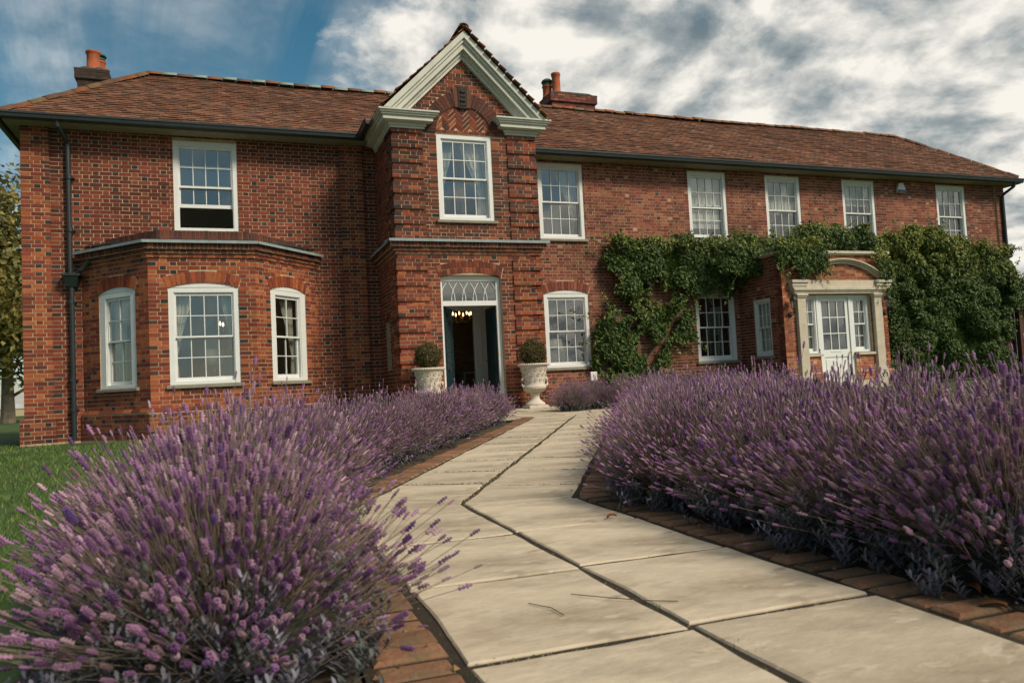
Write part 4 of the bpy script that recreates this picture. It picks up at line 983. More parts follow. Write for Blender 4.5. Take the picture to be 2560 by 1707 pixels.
# lobby with an inner doorway into a dark hall
g = G(); g.box(3.31, 3.35, 14.60, 16.4, .2, 2.75); g.box(5.80, 5.84, 14.60, 16.4, .2, 2.75); g.box(3.3, 5.85, 14.60, 16.4, 2.72, 2.76); g.box(5.37, 5.8, 16.40, 16.46, .2, 2.75); g.box(3.35, 4.1, 16.40, 16.46, .2, 2.75); g.box(4.1, 5.37, 16.40, 16.46, 2.40, 2.75); g.obj('lobby_wall', M_ROOM, house)
g = G(); g.box(5.25, 5.37, 16.33, 16.47, .2, 2.33); g.box(4.1, 4.2, 16.33, 16.47, .2, 2.33); g.box(4.1, 5.37, 16.325, 16.47, 2.33, 2.42); g.box(5.19, 5.25, 16.37, 16.43, .2, 2.33); g.obj('inner_door_frame', M_WHITE, house)
g = G(); g.box(3.3, 5.85, 14.6, 16.5, .14, .19); g.obj('lobby_floor', M_CARPET, house)
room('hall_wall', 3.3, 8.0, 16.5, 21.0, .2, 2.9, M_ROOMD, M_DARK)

def curtain(Fr, a0, a1, z0, z1, tie, label, d=-.22, group=None, side=1):
    """gathered cloth swept to one side; tie = width left at two thirds down"""
    g = G(); n, m = 26, 14
    for j in range(m+1):
        t = j/m; wd = (a1-a0)*(1-(1-tie)*math.sin(min(t*1.15, 1)*math.pi/2)**1.3) if t < .7 else (a1-a0)*(tie+(t-.7)*.35)
        for i in range(n+1):
            s = i/n; a = a0+wd*s if side > 0 else a1-wd*s
            g.v.append(tuple(Fr.pt(a, z1-(z1-z0)*t, d+.025*math.sin(s*n*.95+t*1.5)*(.6+.4*t))))
    for j in range(m):
        for i in range(n): q = j*(n+1)+i; g.f.append((q, q+1, q+n+2, q+n+1)); g.c.append(None)
    o = g.obj('curtain', M_CURT, smooth=True); s = o.modifiers.new('thick', 'SOLIDIFY'); s.thickness = .006
    return tag(o, label, 'curtain', group)
curtain(TF, 4.06, 4.42, 4.02, 5.58, .12, 'cream curtain swept aside, narrower of two in the gable tower window')
curtain(TF, 4.50, 5.04, 4.02, 5.58, .30, 'broad cream curtain swept aside in the gable tower window', side=-1)
curtain(FM, 7.40, 7.96, 4.05, 5.68, .25, 'single white curtain in first floor window beside the tower', side=-1)
curtain(BC, -.88, -.56, 1.0, 2.6, .10, 'long cream curtain in middle bay window, on the downpipe side'); curtain(BC, -.10, .14, 1.0, 2.6, .15, 'short cream curtain in middle bay window, on the entrance side', side=-1)
curtain(BLf, .64, .98, 1.0, 2.6, .8, 'straight cream curtain in narrow bay window next to the downpipe'); curtain(BRf, .90, 1.27, 1.0, 2.6, .15, 'cream curtain in narrow bay window facing the entrance tower', side=-1)
curtain(FM, 11.05, 11.22, 1.75, 2.6, .5, 'small white curtain in dark window under the climbing vine')
def blind(a0, a1, z0, label):
    g = G(); g.fbox(FM, a0, a1, z0, 5.70, -.17, -.164); g.fbox(FM, a0, a1, z0-.025, z0, -.178, -.156); return tag(g.obj('roller_blind', M_BLIND), label, 'blind', None)
blind(11.04, 12.02, 4.36, 'white roller blind pulled far down in window above the small lamp-less dark window'); blind(13.41, 14.38, 4.78, 'white roller blind half drawn in window over the porch'); blind(15.98, 16.96, 5.10, 'white roller blind, short drop, in window next to the alarm box'); blind(19.44, 20.0, 5.25, 'narrow white blind in the end window beyond the alarm box')
def table_lamp(x, y, z, s, label):
    t = empty('table_lamp', (x, y, z), label, 'lamp')
    g = G(); g.lathe([(.07*s, 0), (.075*s, .02*s), (.025*s, .05*s), (.02*s, .2*s), (.035*s, .27*s), (.015*s, .33*s), (.012*s, .40*s)], 14); g.obj('lamp_base', M_BRASS, t, smooth=True, loc=(0, 0, 0))
    g = G(); g.lathe([(.19*s, .36*s), (.14*s, .62*s)], 22, cap=False); o = g.obj('lamp_shade', M_SHADE, t, smooth=True, loc=(0, 0, 0)); o.modifiers.new('t', 'SOLIDIFY').thickness = .004
    return t
def side_table(x, y, z0, z1, w, label):
    t = empty('side_table', (x, y, z0), label, 'table')
    g = G(); g.box(-w/2, w/2, -.22, .22, z1-z0-.03, z1-z0); g.obj('table_top', M_DARK, t, loc=(0, 0, 0))
    for sx in (-1, 1):
        for sy in (-1, 1): g = G(); g.box(sx*(w/2-.05)-.02, sx*(w/2-.05)+.02, sy*.17-.02, sy*.17+.02, 0, z1-z0-.03); g.obj('leg', M_DARK, t, loc=(0, 0, 0))
side_table(-.25, 15.75, .33, .88, 1.0, 'dark side table under the lamp inside the bay'); table_lamp(-.22, 15.72, .88, 1.15, 'table lamp with cream shade inside the middle bay window')
side_table(7.5, 17.0, .35, .95, 1.1, 'dark side table under the lamp beside the entrance'); table_lamp(7.42, 16.95, .95, 1.15, 'table lamp with white shade inside ground floor window beside the tower')
t = empty('sofa', (.35, 17.4, .35), 'pale sofa with rounded back inside the bay room', 'sofa')
g = G(); g.box(-1., 1., -.4, .4, .12, .42); g.obj('seat', M_CLOTHW, t, loc=(0, 0, 0), bevel=.06); g = G(); g.box(-1., 1., .25, .5, .3, .85); g.obj('backrest', M_CLOTHW, t, loc=(0, 0, 0), bevel=.09)
for sx in (-1, 1): g = G(); g.box(sx*1.0-.12, sx*1.0+.12, -.42, .45, .1, .62); g.obj('armrest', M_CLOTHW, t, loc=(0, 0, 0), bevel=.07)
t = empty('potted_plant', (7.62, 16.75, .95), 'small spiky plant in grey pot on window sill table', 'plant')
g = G(); g.lathe([(.05, 0), (.075, .14), (.07, .14), (.06, .12)], 14); g.obj('pot', M_LEAD, t, smooth=True, loc=(0, 0, 0))
g = G()
for k in range(26): a, b = random.uniform(0, 6.28), random.uniform(.2, 1.1); p = Vector((math.cos(a)*math.sin(b), math.sin(a)*math.sin(b), math.cos(b))); q = Vector((-math.sin(a), math.cos(a), 0))*.012; e = Vector((0, 0, .12)); g.poly([e-q, e+q, e+p*.2], (.05, .08, .03))
g.obj('leaves', M_LEAF, t, tint=True, loc=(0, 0, 0))
def chandelier(x, y, z, r, n, label, bm=None):
    t = empty('chandelier', (x, y, z), label, 'chandelier')
    g = G(); g.tube([(0, 0, .05), (0, 0, .5)], .008, 6); g.lathe([(.02, -.12), (.05, -.06), (.025, 0), (.04, .05), (.012, .1)], 12); g.obj('stem', M_BRASS, t, smooth=True, loc=(0, 0, 0))
    for k in range(n):
        a = 2*math.pi*k/n+.3; c, s = math.cos(a), math.sin(a)
        g = G(); g.tube([(0, 0, -.03), (c*r*.5, s*r*.5, -.09), (c*r*.9, s*r*.9, -.05), (c*r, s*r, .03)], .007, 6); g.tube([(c*r, s*r, .03), (c*r, s*r, .09)], .011, 6); g.obj('arm', M_BRASS, t, loc=(0, 0, 0))
        g = G(); g.lathe([(.008, .09), (.022, .115), (.017, .15), (.002, .185)], 8, (c*r, s*r, 0)); g.obj('bulb', bm or M_BULB, t, smooth=True, loc=(0, 0, 0))
chandelier(5.38, 17.9, 2.28, .24, 8, 'brass chandelier with lit candle bulbs in the dark entrance hall'); chandelier(.12, 17.6, 2.12, .26, 6, 'brass chandelier seen through the middle bay window', M_BULB2)
t = empty('console_table', (5.95, 18.6, .2), 'white console table standing in the dark hall', 'table')
g = G(); g.box(-.45, .45, -.2, .2, .76, .80); g.obj('table_top', M_WHITE, t, loc=(0, 0, 0))
for sx in (-1, 1): g = G(); g.box(sx*.4-.02, sx*.4+.02, -.18, .18, 0, .76); g.obj('leg', M_WHITE, t, loc=(0, 0, 0))

# ------------------------------------------------------------------ fittings on the walls
def lantern(x, z, label):
    t = empty('wall_lantern', tuple(PF.pt(x, z, .01)), label, 'lantern', 'lanterns either side of the porch')
    g = G(); g.ball((0, -.01, -.30), .055, 10, 6, sq=(1, .35, 1.3)); g.tube([(0, -.01, -.30), (0, -.07, -.34), (0, -.13, -.30), (0, -.15, -.22), (0, -.15, -.18)], .011, 8); g.tube([(0, -.01, -.24), (0, -.08, -.27), (0, -.12, -.20)], .006, 6); g.obj('bracket', M_IRON, t, loc=(0, 0, 0), smooth=True)
    g = G(); b, tt, h0, h1 = .045, .075, -.17, .03; cy = -.15
    for k in range(6):
        a0, a1 = k*math.pi/3, (k+1)*math.pi/3
        g.tube([(b*math.cos(a0), cy+b*math.sin(a0), h0), (tt*math.cos(a0), cy+tt*math.sin(a0), h1)], .005, 4)
    g.lathe([(.05, h0-.015), (.05, h0), (.02, h0+.005)], 6, (0, cy, 0)); g.lathe([(.10, h1), (.095, h1+.012), (.055, h1+.07), (.03, h1+.085), (.032, h1+.10), (.012, h1+.115), (.016, h1+.13), (.003, h1+.15)], 6, (0, cy, 0)); g.obj('lantern_frame', M_IRON, t, loc=(0, 0, 0))
    g = G(); g.lathe([(b*.95, h0+.003), (tt*.95, h1)], 6, (0, cy, 0), cap=False); g.obj('glass', M_GLASS, t, loc=(0, 0, 0))
lantern(12.45, 2.24, 'black wall lantern on porch corner nearer the entrance tower'); lantern(15.34, 2.24, 'black wall lantern on porch corner beside the thick vine')
t = empty('alarm_box', tuple(FM.pt(17.98, 5.58, .01)), 'white alarm box high on the wall between two windows', 'alarm box')
g = G(); g.prism(F((0, 0, 0), (1, 0, 0), (0, -1, 0)), [(-.12, -.12), (.12, -.12), (.15, -.03), (.08, .16), (-.08, .16), (-.15, -.03)], 0, .08); g.obj('cover', M_PLASTIC, t, loc=(0, 0, 0), bevel=.01)
g = G(); g.box(-.13, .13, -.11, -.07, -.11, -.04); g.obj('strobe', mat('blue_lens', (.03, .08, .25), .3), t, loc=(0, 0, 0))

# ------------------------------------------------------------------ urns and clipped box balls
def rand_leaves(P, Nrm, L_, Wd, cols, fold=.25, droop=0., jit=.5):
    """leaf quads (two folded halves) at points P facing roughly along Nrm"""
    n = len(P); nn = Nrm+rng.normal(0, jit, (n, 3)); nn /= np.linalg.norm(nn, axis=1)[:, None]
    t = rng.normal(0, 1, (n, 3)); t[:, 2] -= droop; t -= nn*(t*nn).sum(1)[:, None]; t /= np.linalg.norm(t, axis=1)[:, None]
    b = np.cross(nn, t); L_ = L_*rng.uniform(.65, 1.3, (n, 1)); w = Wd*rng.uniform(.7, 1.25, (n, 1))
    base, tip = P-t*L_*.5, P+t*L_*.5; mid = P+t*L_*.02
    l, r = mid+b*w*.5+nn*w*fold, mid-b*w*.5+nn*w*fold
    V = np.stack([base, r, tip, l], 1).reshape(-1, 3); i = np.arange(n)*4
    Fc = np.concatenate([np.stack([i, i+1, i+2], 1), np.stack([i, i+2, i+3], 1)])
    c = np.asarray(cols)[rng.integers(0, len(cols), n)]*rng.uniform(.75, 1.3, (n, 1)); return V, Fc, np.concatenate([c, c])
def urn(x, y, label, blabel):
    z = gz(x, y); t = empty('stone_urn', (x, y, z), label, 'urn', 'urns beside the entrance')
    g = G(); g.box(-.20, .20, -.20, .20, -.02, .055); g.obj('plinth', M_URN, t, loc=(0, 0, 0), bevel=.008)
    g = G(); g.lathe([(.19, .055), (.195, .075), (.175, .10), (.135, .125), (.095, .165), (.082, .215), (.088, .25), (.105, .262), (.108, .275), (.09, .285), (.12, .30), (.19, .335), (.225, .385), (.228, .42), (.205, .44), (.20, .455), (.212, .55), (.232, .66), (.262, .78), (.275, .81), (.275, .822), (.26, .822), (.24, .75), (.2, .70)], 40); g.obj('bowl', M_URN, t, smooth=True, loc=(0, 0, 0))
    g = G()                                   # rope rim
    n = 44
    for k in range(n):
        a = 2*math.pi*k/n; g.ball((.292*math.cos(a), .292*math.sin(a), .835), .026, 6, 5, sq=(1, 1, .95))
    g.lathe([(.27, .815), (.305, .82), (.312, .838), (.30, .853), (.262, .855), (.255, .82)], 36); g.obj('rope_rim', M_URN, t, smooth=True, loc=(0, 0, 0))
    g = G()                                   # scrollwork in relief
    for k in range(14):
        a = 2*math.pi*k/14
        for row, zz in ((0, .53), (1, .64), (2, .735)):
            aa = a+(row % 2)*.22; pts = []; r0 = .212+(zz-.55)*.215+.004; s0 = .036-.004*row*0
            for q in range(11): w = q*.75; rad = s0*(1-q/14); pts.append(((r0+.002)*math.cos(aa+rad*math.cos(w)/r0), (r0+.002)*math.sin(aa+rad*math.cos(w)/r0), zz+rad*math.sin(w)))
            g.tube(pts, .006, 5)
    g.obj('scroll_relief', M_URN, t, smooth=True, loc=(0, 0, 0))
    g = G()                                   # gadroons under the bowl
    for k in range(28): a = 2*math.pi*k/28; g.tube([(.13*math.cos(a), .13*math.sin(a), .305), (.19*math.cos(a), .19*math.sin(a), .335), (.222*math.cos(a), .222*math.sin(a), .375)], [.008, .014, .012], 6)
    g.obj('gadroon', M_URN, t, smooth=True, loc=(0, 0, 0))
    for sg in (-1, 1):
        c, s = math.cos(.15), math.sin(.15)
        pts = [(.205, .44), (.255, .42), (.275, .46), (.272, .54), (.255, .585), (.225, .575)]
        g = G(); g.tube([(sg*r*c, sg*r*s*.3-.02, zz) for r, zz in pts], [.018, .022, .022, .02, .02, .016], 8); g.obj('handle', M_URN, t, smooth=True, loc=(0, 0, 0))
    g = G(); g.lathe([(.01, .79), (.25, .80)], 20); g.obj('soil', M_SOIL, t, loc=(0, 0, 0))
    b = empty('box_ball', (x, y, z+.80), blabel, 'topiary', 'clipped box balls in the urns')
    g = G(); g.tube([(0, 0, 0), (.01, 0, .12), (0, .01, .3)], [.022, .018, .012], 7); g.obj('stem', M_BARK, b, loc=(0, 0, 0))
    n = 5200; d = rng.normal(0, 1, (n, 3)); d /= np.linalg.norm(d, axis=1)[:, None]
    lump = 1+.10*np.sin(d[:, 0]*5+x)*np.sin(d[:, 2]*4+1)+.07*np.sin(d[:, 1]*7+2*x)
    rad = .262*lump*rng.uniform(.55, 1.0, n)**.45*(1+.12*(rng.random(n) > .97))
    P = d*rad[:, None]*np.array([1, 1, .98])+np.array([0, 0, .27])
    P = P[P[:, 2] > .02]; d = d[:len(P)] if False else (P-np.array([0, 0, .27]))/np.linalg.norm(P-np.array([0, 0, .27]), axis=1)[:, None]
    V, Fc, c = rand_leaves(P, d, .030, .019, [(.095, .085, .026), (.13, .105, .035), (.065, .068, .022), (.17, .12, .045)], jit=.8)
    tag(finish('foliage', npmesh('box_foliage', V, Fc, c), M_LEAF, b, loc=(0, 0, 0)), kind='stuff')
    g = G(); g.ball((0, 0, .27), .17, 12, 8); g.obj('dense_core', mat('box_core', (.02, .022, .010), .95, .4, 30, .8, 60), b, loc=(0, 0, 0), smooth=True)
urn(3.48, 13.85, 'pale stone urn half hidden by lavender beside the open door', 'box ball in the urn half hidden by lavender'); urn(5.58, 13.85, 'pale stone urn standing in full view on the paving', 'box ball in the urn standing in full view')

# ------------------------------------------------------------------ lavender
SP_COL = np.array([(.30, .15, .275), (.38, .21, .325), (.215, .10, .22), (.45, .29, .36), (.32, .165, .295), (.25, .115, .26), (.14, .065, .16), (.27, .17, .19)])
def ringpoly(pts_r_z, seg, jit=0.):
    V = []; Fc = []
    k = len(pts_r_z)
    for i, (r, z) in enumerate(pts_r_z):
        for q in range(seg):
            a = 2*math.pi*(q+.5*(i % 2))/seg; rr = r*(1+random.uniform(-jit, jit)); V.append((rr*math.cos(a), rr*math.sin(a), z))
    for i in range(k-1):
        for q in range(seg):
            j = (q+1) % seg; a, b, c, d = i*seg+q, i*seg+j, (i+1)*seg+j, (i+1)*seg+q
            if i % 2 == 0: Fc += [(a, b, d), (b, c, d)]
            else: Fc += [(a, b, c), (a, c, d)]
    return np.array(V), np.array(Fc)
def spike_lod(lod):
    """unit spike along +Z, length 1, radius given relative to length"""
    if lod == 0:
        V = []; Fc = []; n = 0
        zs = [0, .13, .25, .37, .49, .61, .72, .82, .91]
        for wi, z in enumerate(zs):
            rr = .16*(1-.45*abs(z-.42)**1.2)*(1 if z < .8 else .75); m = 7
            for q in range(m):
                a = 2*math.pi*q/m+wi*.5+random.uniform(-.15, .15); zz = z+random.uniform(-.02, .02); s = .075*random.uniform(.85, 1.2)
                c = np.array([rr*math.cos(a), rr*math.sin(a), zz]); o = np.array([math.cos(a), math.sin(a), .55]); o /= np.linalg.norm(o)
                t = np.array([-math.sin(a), math.cos(a), 0]); b = np.cross(o, t)
                pts = [c-o*s*.9, c+t*s*.75, c+b*s*.75, c-t*s*.75, c-b*s*.75, c+o*s*1.25]
                V += pts; Fc += [(n, n+2, n+1), (n, n+3, n+2), (n, n+4, n+3), (n, n+1, n+4), (n+5, n+1, n+2), (n+5, n+2, n+3), (n+5, n+3, n+4), (n+5, n+4, n+1)]; n += 6
        v2, f2 = ringpoly([(.08, -.04), (.09, .3), (.08, .7), (.01, 1.0)], 5); Fc = np.array(Fc); Fc = np.concatenate([Fc, f2+n]); V = np.concatenate([np.array(V), v2]); return V, Fc
    if lod == 1: return ringpoly([(.03, -.03), (.23, .10), (.06, .23), (.25, .36), (.06, .49), (.24, .62), (.06, .74), (.17, .84), (.01, 1.0)], 5, .30)
    return ringpoly([(.03, -.03), (.21, .12), (.08, .28), (.21, .44), (.08, .60), (.17, .76), (.01, 1.0)], 4, .15)
SPK = [spike_lod(i) for i in range(3)]
def basis(d):
    ref = np.where(np.abs(d[:, 2:3]) > .95, np.array([[1., 0, 0]]), np.array([[0, 0, 1.]])); a = np.cross(ref, d); a /= np.linalg.norm(a, axis=1)[:, None]; return a, np.cross(d, a)
def stems_of(n, seed, spread=1.):
    r = np.random.default_rng(seed); az = r.uniform(0, 2*np.pi, n); u = r.random(n)**.62
    tilt = u*1.42*spread+r.normal(0, .07, n)
    d = np.stack([np.sin(tilt)*np.cos(az), np.sin(tilt)*np.sin(az), np.cos(tilt)], 1)
    ba = az+r.normal(0, .45, n); br = .20*u*r.uniform(.5, 1.15, n)
    base = np.stack([br*np.cos(ba), br*np.sin(ba), .10+.11*(1-u)+r.uniform(-.05, .05, n)], 1)
    L_ = np.where(r.random(n) < .45, r.uniform(.12, .32, n), r.uniform(.25, .385, n))*(1-.04*u)
    ph = r.uniform(0, 6.28, 2); L_ = L_*(1+.13*np.sin(3*az+ph[0])+.08*np.sin(5*az+ph[1]))*np.where(r.random(n) < .03, 1.12, 1.)
    bend = r.uniform(.0, .12, (n, 1))*np.array([[0, 0, 1.]])+r.normal(0, .03, (n, 3))
    mid = base+d*(L_*.5)[:, None]+bend*.25; tip = base+d*L_[:, None]+bend
    td = tip-mid; td /= np.linalg.norm(td, axis=1)[:, None]
    return base, mid, tip, td
def stem_mesh(base, mid, tip, rad, seed):
    r = np.random.default_rng(seed); n = len(base); P = np.stack([base, mid, tip], 1); d = tip-base; d /= np.linalg.norm(d, axis=1)[:, None]; a, b = basis(d)
    V = []
    for k in range(3):
        for q in range(3): w = 2*math.pi*q/3; V.append(P[:, k]+(a*math.cos(w)+b*math.sin(w))*rad)
    V = np.stack(V, 1).reshape(-1, 3); i = np.arange(n)*9; Fc = []
    for k in range(2):
        for q in range(3): j = (q+1) % 3; Fc += [np.stack([i+k*3+q, i+k*3+j, i+(k+1)*3+j], 1), np.stack([i+k*3+q, i+(k+1)*3+j, i+(k+1)*3+q], 1)]
    Fc = np.concatenate(Fc); cols = np.array([(.23, .165, .125), (.19, .155, .11), (.145, .15, .10), (.27, .19, .155)])[r.integers(0, 4, n)]
    return V, Fc, np.tile(cols, (12, 1))
def spike_mesh_all(tip, td, lod, length, seed):
    r = np.random.default_rng(seed); n = len(tip); v, f = SPK[lod]; a, b = basis(td); L_ = length*r.uniform(.7, 1.3, n); wd = L_*r.uniform(.8, 1.1, n)
    rt_ = r.uniform(0, 6.28, n); ca, sa = np.cos(rt_)[:, None], np.sin(rt_)[:, None]; a2, b2 = a*ca+b*sa, b*ca-a*sa
    V = tip[:, None]+v[None, :, 0:1]*(a2*wd[:, None])[:, None]+v[None, :, 1:2]*(b2*wd[:, None])[:, None]+v[None, :, 2:3]*(td*L_[:, None])[:, None]
    Fc = (f[None]+(np.arange(n)*len(v))[:, None, None]).reshape(-1, 3); c = SP_COL[r.integers(0, len(SP_COL), n)]*r.uniform(.8, 1.25, (n, 1))
    viv = r.random(n) < .008; c[viv] = (.15, .08, .26)
    return V.reshape(-1, 3), Fc, np.repeat(c, len(f), 0)
def foliage_mesh(nsprig, leaves, seed, llen=.048, lw=.0042):
    r = np.random.default_rng(seed); V = []; Fc = []; C = []; n = 0
    cols = np.array([(.135, .135, .15), (.17, .165, .20), (.10, .11, .10), (.21, .20, .25)])
    for k in range(nsprig):
        az = r.uniform(0, 6.28); u = r.random()**.55; tilt = .25+u*1.5; d = np.array([math.sin(tilt)*math.cos(az), math.sin(tilt)*math.sin(az), max(math.cos(tilt), -.05)])
        o = d*r.uniform(.16, .27)*np.array([1.5, 1.5, 1.0])+np.array([0, 0, r.uniform(-.02, .07)]); up_ = d*.55+np.array([0, 0, .65]); up_ /= np.linalg.norm(up_); sl_ = r.uniform(.07, .13); col = cols[r.integers(0, 4)]*r.uniform(.8, 1.25)
        for q in range(leaves):
            t = q/leaves; p = o+up_*sl_*t; a = q*2.4+r.uniform(-.3, .3); side = np.array([math.cos(a), math.sin(a), .35+.6*t]); side /= np.linalg.norm(side)
            L_ = llen*(1-.45*t)*r.uniform(.8, 1.2); w = np.cross(side, [0, 0, 1.]); w /= np.linalg.norm(w)+1e-6; w = w*lw
            m = p+side*L_*.55+np.array([0, 0, .006]); e = p+side*L_+np.array([0, 0, .10*L_])
            V += [p-w*.6, p+w*.6, m+w, m-w, e]; Fc += [(n, n+1, n+2), (n, n+2, n+3), (n+3, n+2, n+4)]; C += [col]*3; n += 5
    return np.array(V), np.array(Fc), np.array(C)
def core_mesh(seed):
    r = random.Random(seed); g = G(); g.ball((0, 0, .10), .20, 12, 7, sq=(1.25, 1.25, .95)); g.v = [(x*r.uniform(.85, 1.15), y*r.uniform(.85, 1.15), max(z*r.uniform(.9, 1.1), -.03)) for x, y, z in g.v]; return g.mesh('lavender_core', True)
KIT = {}
def kit(lod, k):
    key = (lod, k)
    if key in KIT: return KIT[key]
    n = {0: 1750, 1: 1700, 2: 1300}[lod]; sd_ = 100*lod+k+5; base, mid, tip, td = stems_of(n, sd_)
    st = npmesh('lavender_stems', *stem_mesh(base, mid, tip, {0: .0011, 1: .0012, 2: .0015}[lod], sd_))
    if lod == 0: sp_ = None
    else: sp_ = npmesh('lavender_spikes', *spike_mesh_all(tip, td, lod, (.029 if lod == 1 else .033), sd_))
    fo = npmesh('lavender_foliage', *foliage_mesh({0: 330, 1: 240, 2: 110}[lod], {0: 16, 1: 14, 2: 10}[lod], sd_, lw=.0042 if lod < 2 else .006))
    KIT[key] = (st, sp_, fo, core_mesh(sd_), (tip, td, sd_)); return KIT[key]
spike_me = []
for ci in range(len(SP_COL)):
    v, f = SPK[0]; spike_me.append(npmesh('flower_spike', v, f, np.tile(SP_COL[ci], (len(f), 1)), True))
v, f = SPK[0]; spike_me.append(npmesh('flower_spike', v, f, np.tile((.15, .08, .26), (len(f), 1)), True))
for m_ in spike_me: m_.materials.append(M_SPIKE)
NPL = 0
def lavender(x, y, s, lod, label, group, rot=None, zs=1.):
    global NPL
    NPL += 1; k = NPL % (3 if lod else 5); st, sp_, fo, co, (tip, td, sd_) = kit(lod, k)
    p = empty('lavender_bush', (x, y, gz(x, y)-.02), label, 'lavender', group); rz = random.uniform(0, 6.28) if rot is None else rot
    p.rotation_euler = (0, 0, rz); p.scale = (s, s, s*zs)
    for nm, me, m_ in (('stems', st, M_STEM), ('foliage', fo, M_LEAFL)): tag(finish(nm, me, m_, p, loc=(0, 0, 0)), kind='stuff')
    finish('woody_core', co, M_CORE, p, loc=(0, 0, 0))
    if lod: tag(finish('flower_spikes', sp_, M_SPIKE, p, loc=(0, 0, 0)), kind='stuff'); return p
    # nearest bushes: the spikes that show largest are objects of their own
    c, s_r = math.cos(rz), math.sin(rz); sz = []
    for q in tip:
        w = Vector((x+(q[0]*c-q[1]*s_r)*s, y+(q[0]*s_r+q[1]*c)*s, q[2]*s*zs)); pr = project(w); dd = (w-Vector((0, 0, CAMH))).length
        sz.append(dd if pr and -20 < pr[0] < 2580 and -20 < pr[1] < 1730 else dd+50)
    od = np.argsort(sz); near = od[:290]; rest = od[290:]
    r = random.Random(sd_)
    for q in near:
        o = bpy.data.objects.new('flower_spike', spike_me[r.randrange(len(SP_COL)) if r.random() > .015 else len(SP_COL)]); COL.objects.link(o); o.parent = p
        L_ = .031*r.uniform(.65, 1.4); o.location = tip[q]; o.rotation_mode = 'QUATERNION'; o.rotation_quaternion = Vector(td[q]).to_track_quat('Z', 'Y'); wv = r.uniform(.85, 1.1); o.scale = (L_*wv, L_*wv, L_)
    tag(finish('flower_spikes', npmesh('lavender_spikes', *spike_mesh_all(tip[rest], td[rest], 1, .030, sd_)), M_SPIKE, p, loc=(0, 0, 0)), kind='stuff')
    return p
GL, GR = 'lavender along the lawn side of the path', 'lavender along the porch side of the path'
LA = 'lavender bush in the hedge slanting from the path bend towards the urn'; LB = 'lavender bush in the back row of the hedge on the porch side'; LB1 = 'lavender bush in the front row overhanging the brick edging on the porch side'; LB2 = 'lavender bush in the front row between the path bend and the entrance'; LC_ = 'small violet lavender bush in the bed beside the standing urn'
LA1 = 'lavender bush in the hedge where it runs straight beside the lawn'
for x, y in ((-.20, 2.9), (-.20, 3.45), (-.08, 4.0)): lavender(x, y, .88, 1, 'lavender bush overhanging the lawn, behind the foreground bush', GL, zs=.95)
lavender(-.03, 2.02, 1.0, 0, 'foreground lavender bush at the lawn end of the hedge, stems splayed wide', GL, zs=.90); lavender(-.06, 2.55, 1.0, 0, LA1, GL, zs=.93)
lavender(-.02, 3.1, .98, 1, LA1, GL); lavender(.08, 3.65, 1.0, 1, LA1, GL); lavender(.28, 4.25, 1., 1, 'lavender bush on the lawn side at the bend of the path', GL)
st0 = KC+P_PER*-(HW+.22+.40)
for i in range(12): q = st0+P_DIR*(.62+i*.56); lavender(q.x+random.uniform(-.04, .04), q.y+random.uniform(-.04, .04), random.uniform(.88, .98), 1 if i < 4 else 2, LA, GL, zs=1-.010*i)
for i, (x, y) in enumerate(((2.28, 1.72), (2.30, 2.28), (2.33, 2.86), (2.36, 3.44))): lavender(x, y, 1.0, 0 if i < 3 else 1, LB1, GR, zs=.94)
for i, (x, y) in enumerate(((2.86, 2.0), (2.90, 2.6), (2.95, 3.2), (3.0, 3.8))): lavender(x, y, 1.0, 1, LB, GR, zs=.98)
for x, y in ((3.45, 2.5), (3.5, 3.15), (3.55, 3.8), (3.75, 4.4), (4.05, 4.95), (4.35, 5.5)): lavender(x, y, 1.0, 1, LB, GR, zs=.96)
st1 = KC+P_PER*(HW+.22+.36)
for i in range(10): q = st1+P_DIR*(-.05+i*.56); lavender(q.x+random.uniform(-.04, .04), q.y+random.uniform(-.04, .04), random.uniform(.92, 1.02), 1 if i < 5 else 2, LB2, GR, zs=.94)
for i in range(9): q = st1+P_PER*.56+P_DIR*(.1+i*.58); lavender(q.x, q.y, random.uniform(.93, 1.03), 1 if i < 4 else 2, LB, GR, zs=.95)
for i in range(7): lavender(5.62+i*.52+random.uniform(-.05, .05), 12.15+.12*math.sin(i*2)+i*.04, random.uniform(.80, .9), 2, LC_, 'lavender in the bed under the window')
for nm, line, w0, w1 in (('flower_bed', [tuple(KC+S1D*t+S1P*-.86) for t in (-4.2, -2, -.1)]+[tuple(KC+P_DIR*t+P_PER*-.86) for t in (.4, 3, 6.6)], -.82, 0), ('flower_bed', [tuple(KC+S1D*t+S1P*.86) for t in (-4.2, -2, .25)]+[tuple(KC+P_DIR*t+P_PER*.86) for t in (.2, 3, 6.2)], 0, 1.25)): strip(nm, line, w0, w1, M_SOIL, -.018)
strip('flower_bed', [(7.1, 11.6), (7.1, 13), (7.1, 16.2)], -1.6, 2.2, M_SOIL, -.012); strip('flower_bed', [(11, 14.7), (11, 15.5), (11, 16.2)], -3.2, 11., M_SOIL, -.010)

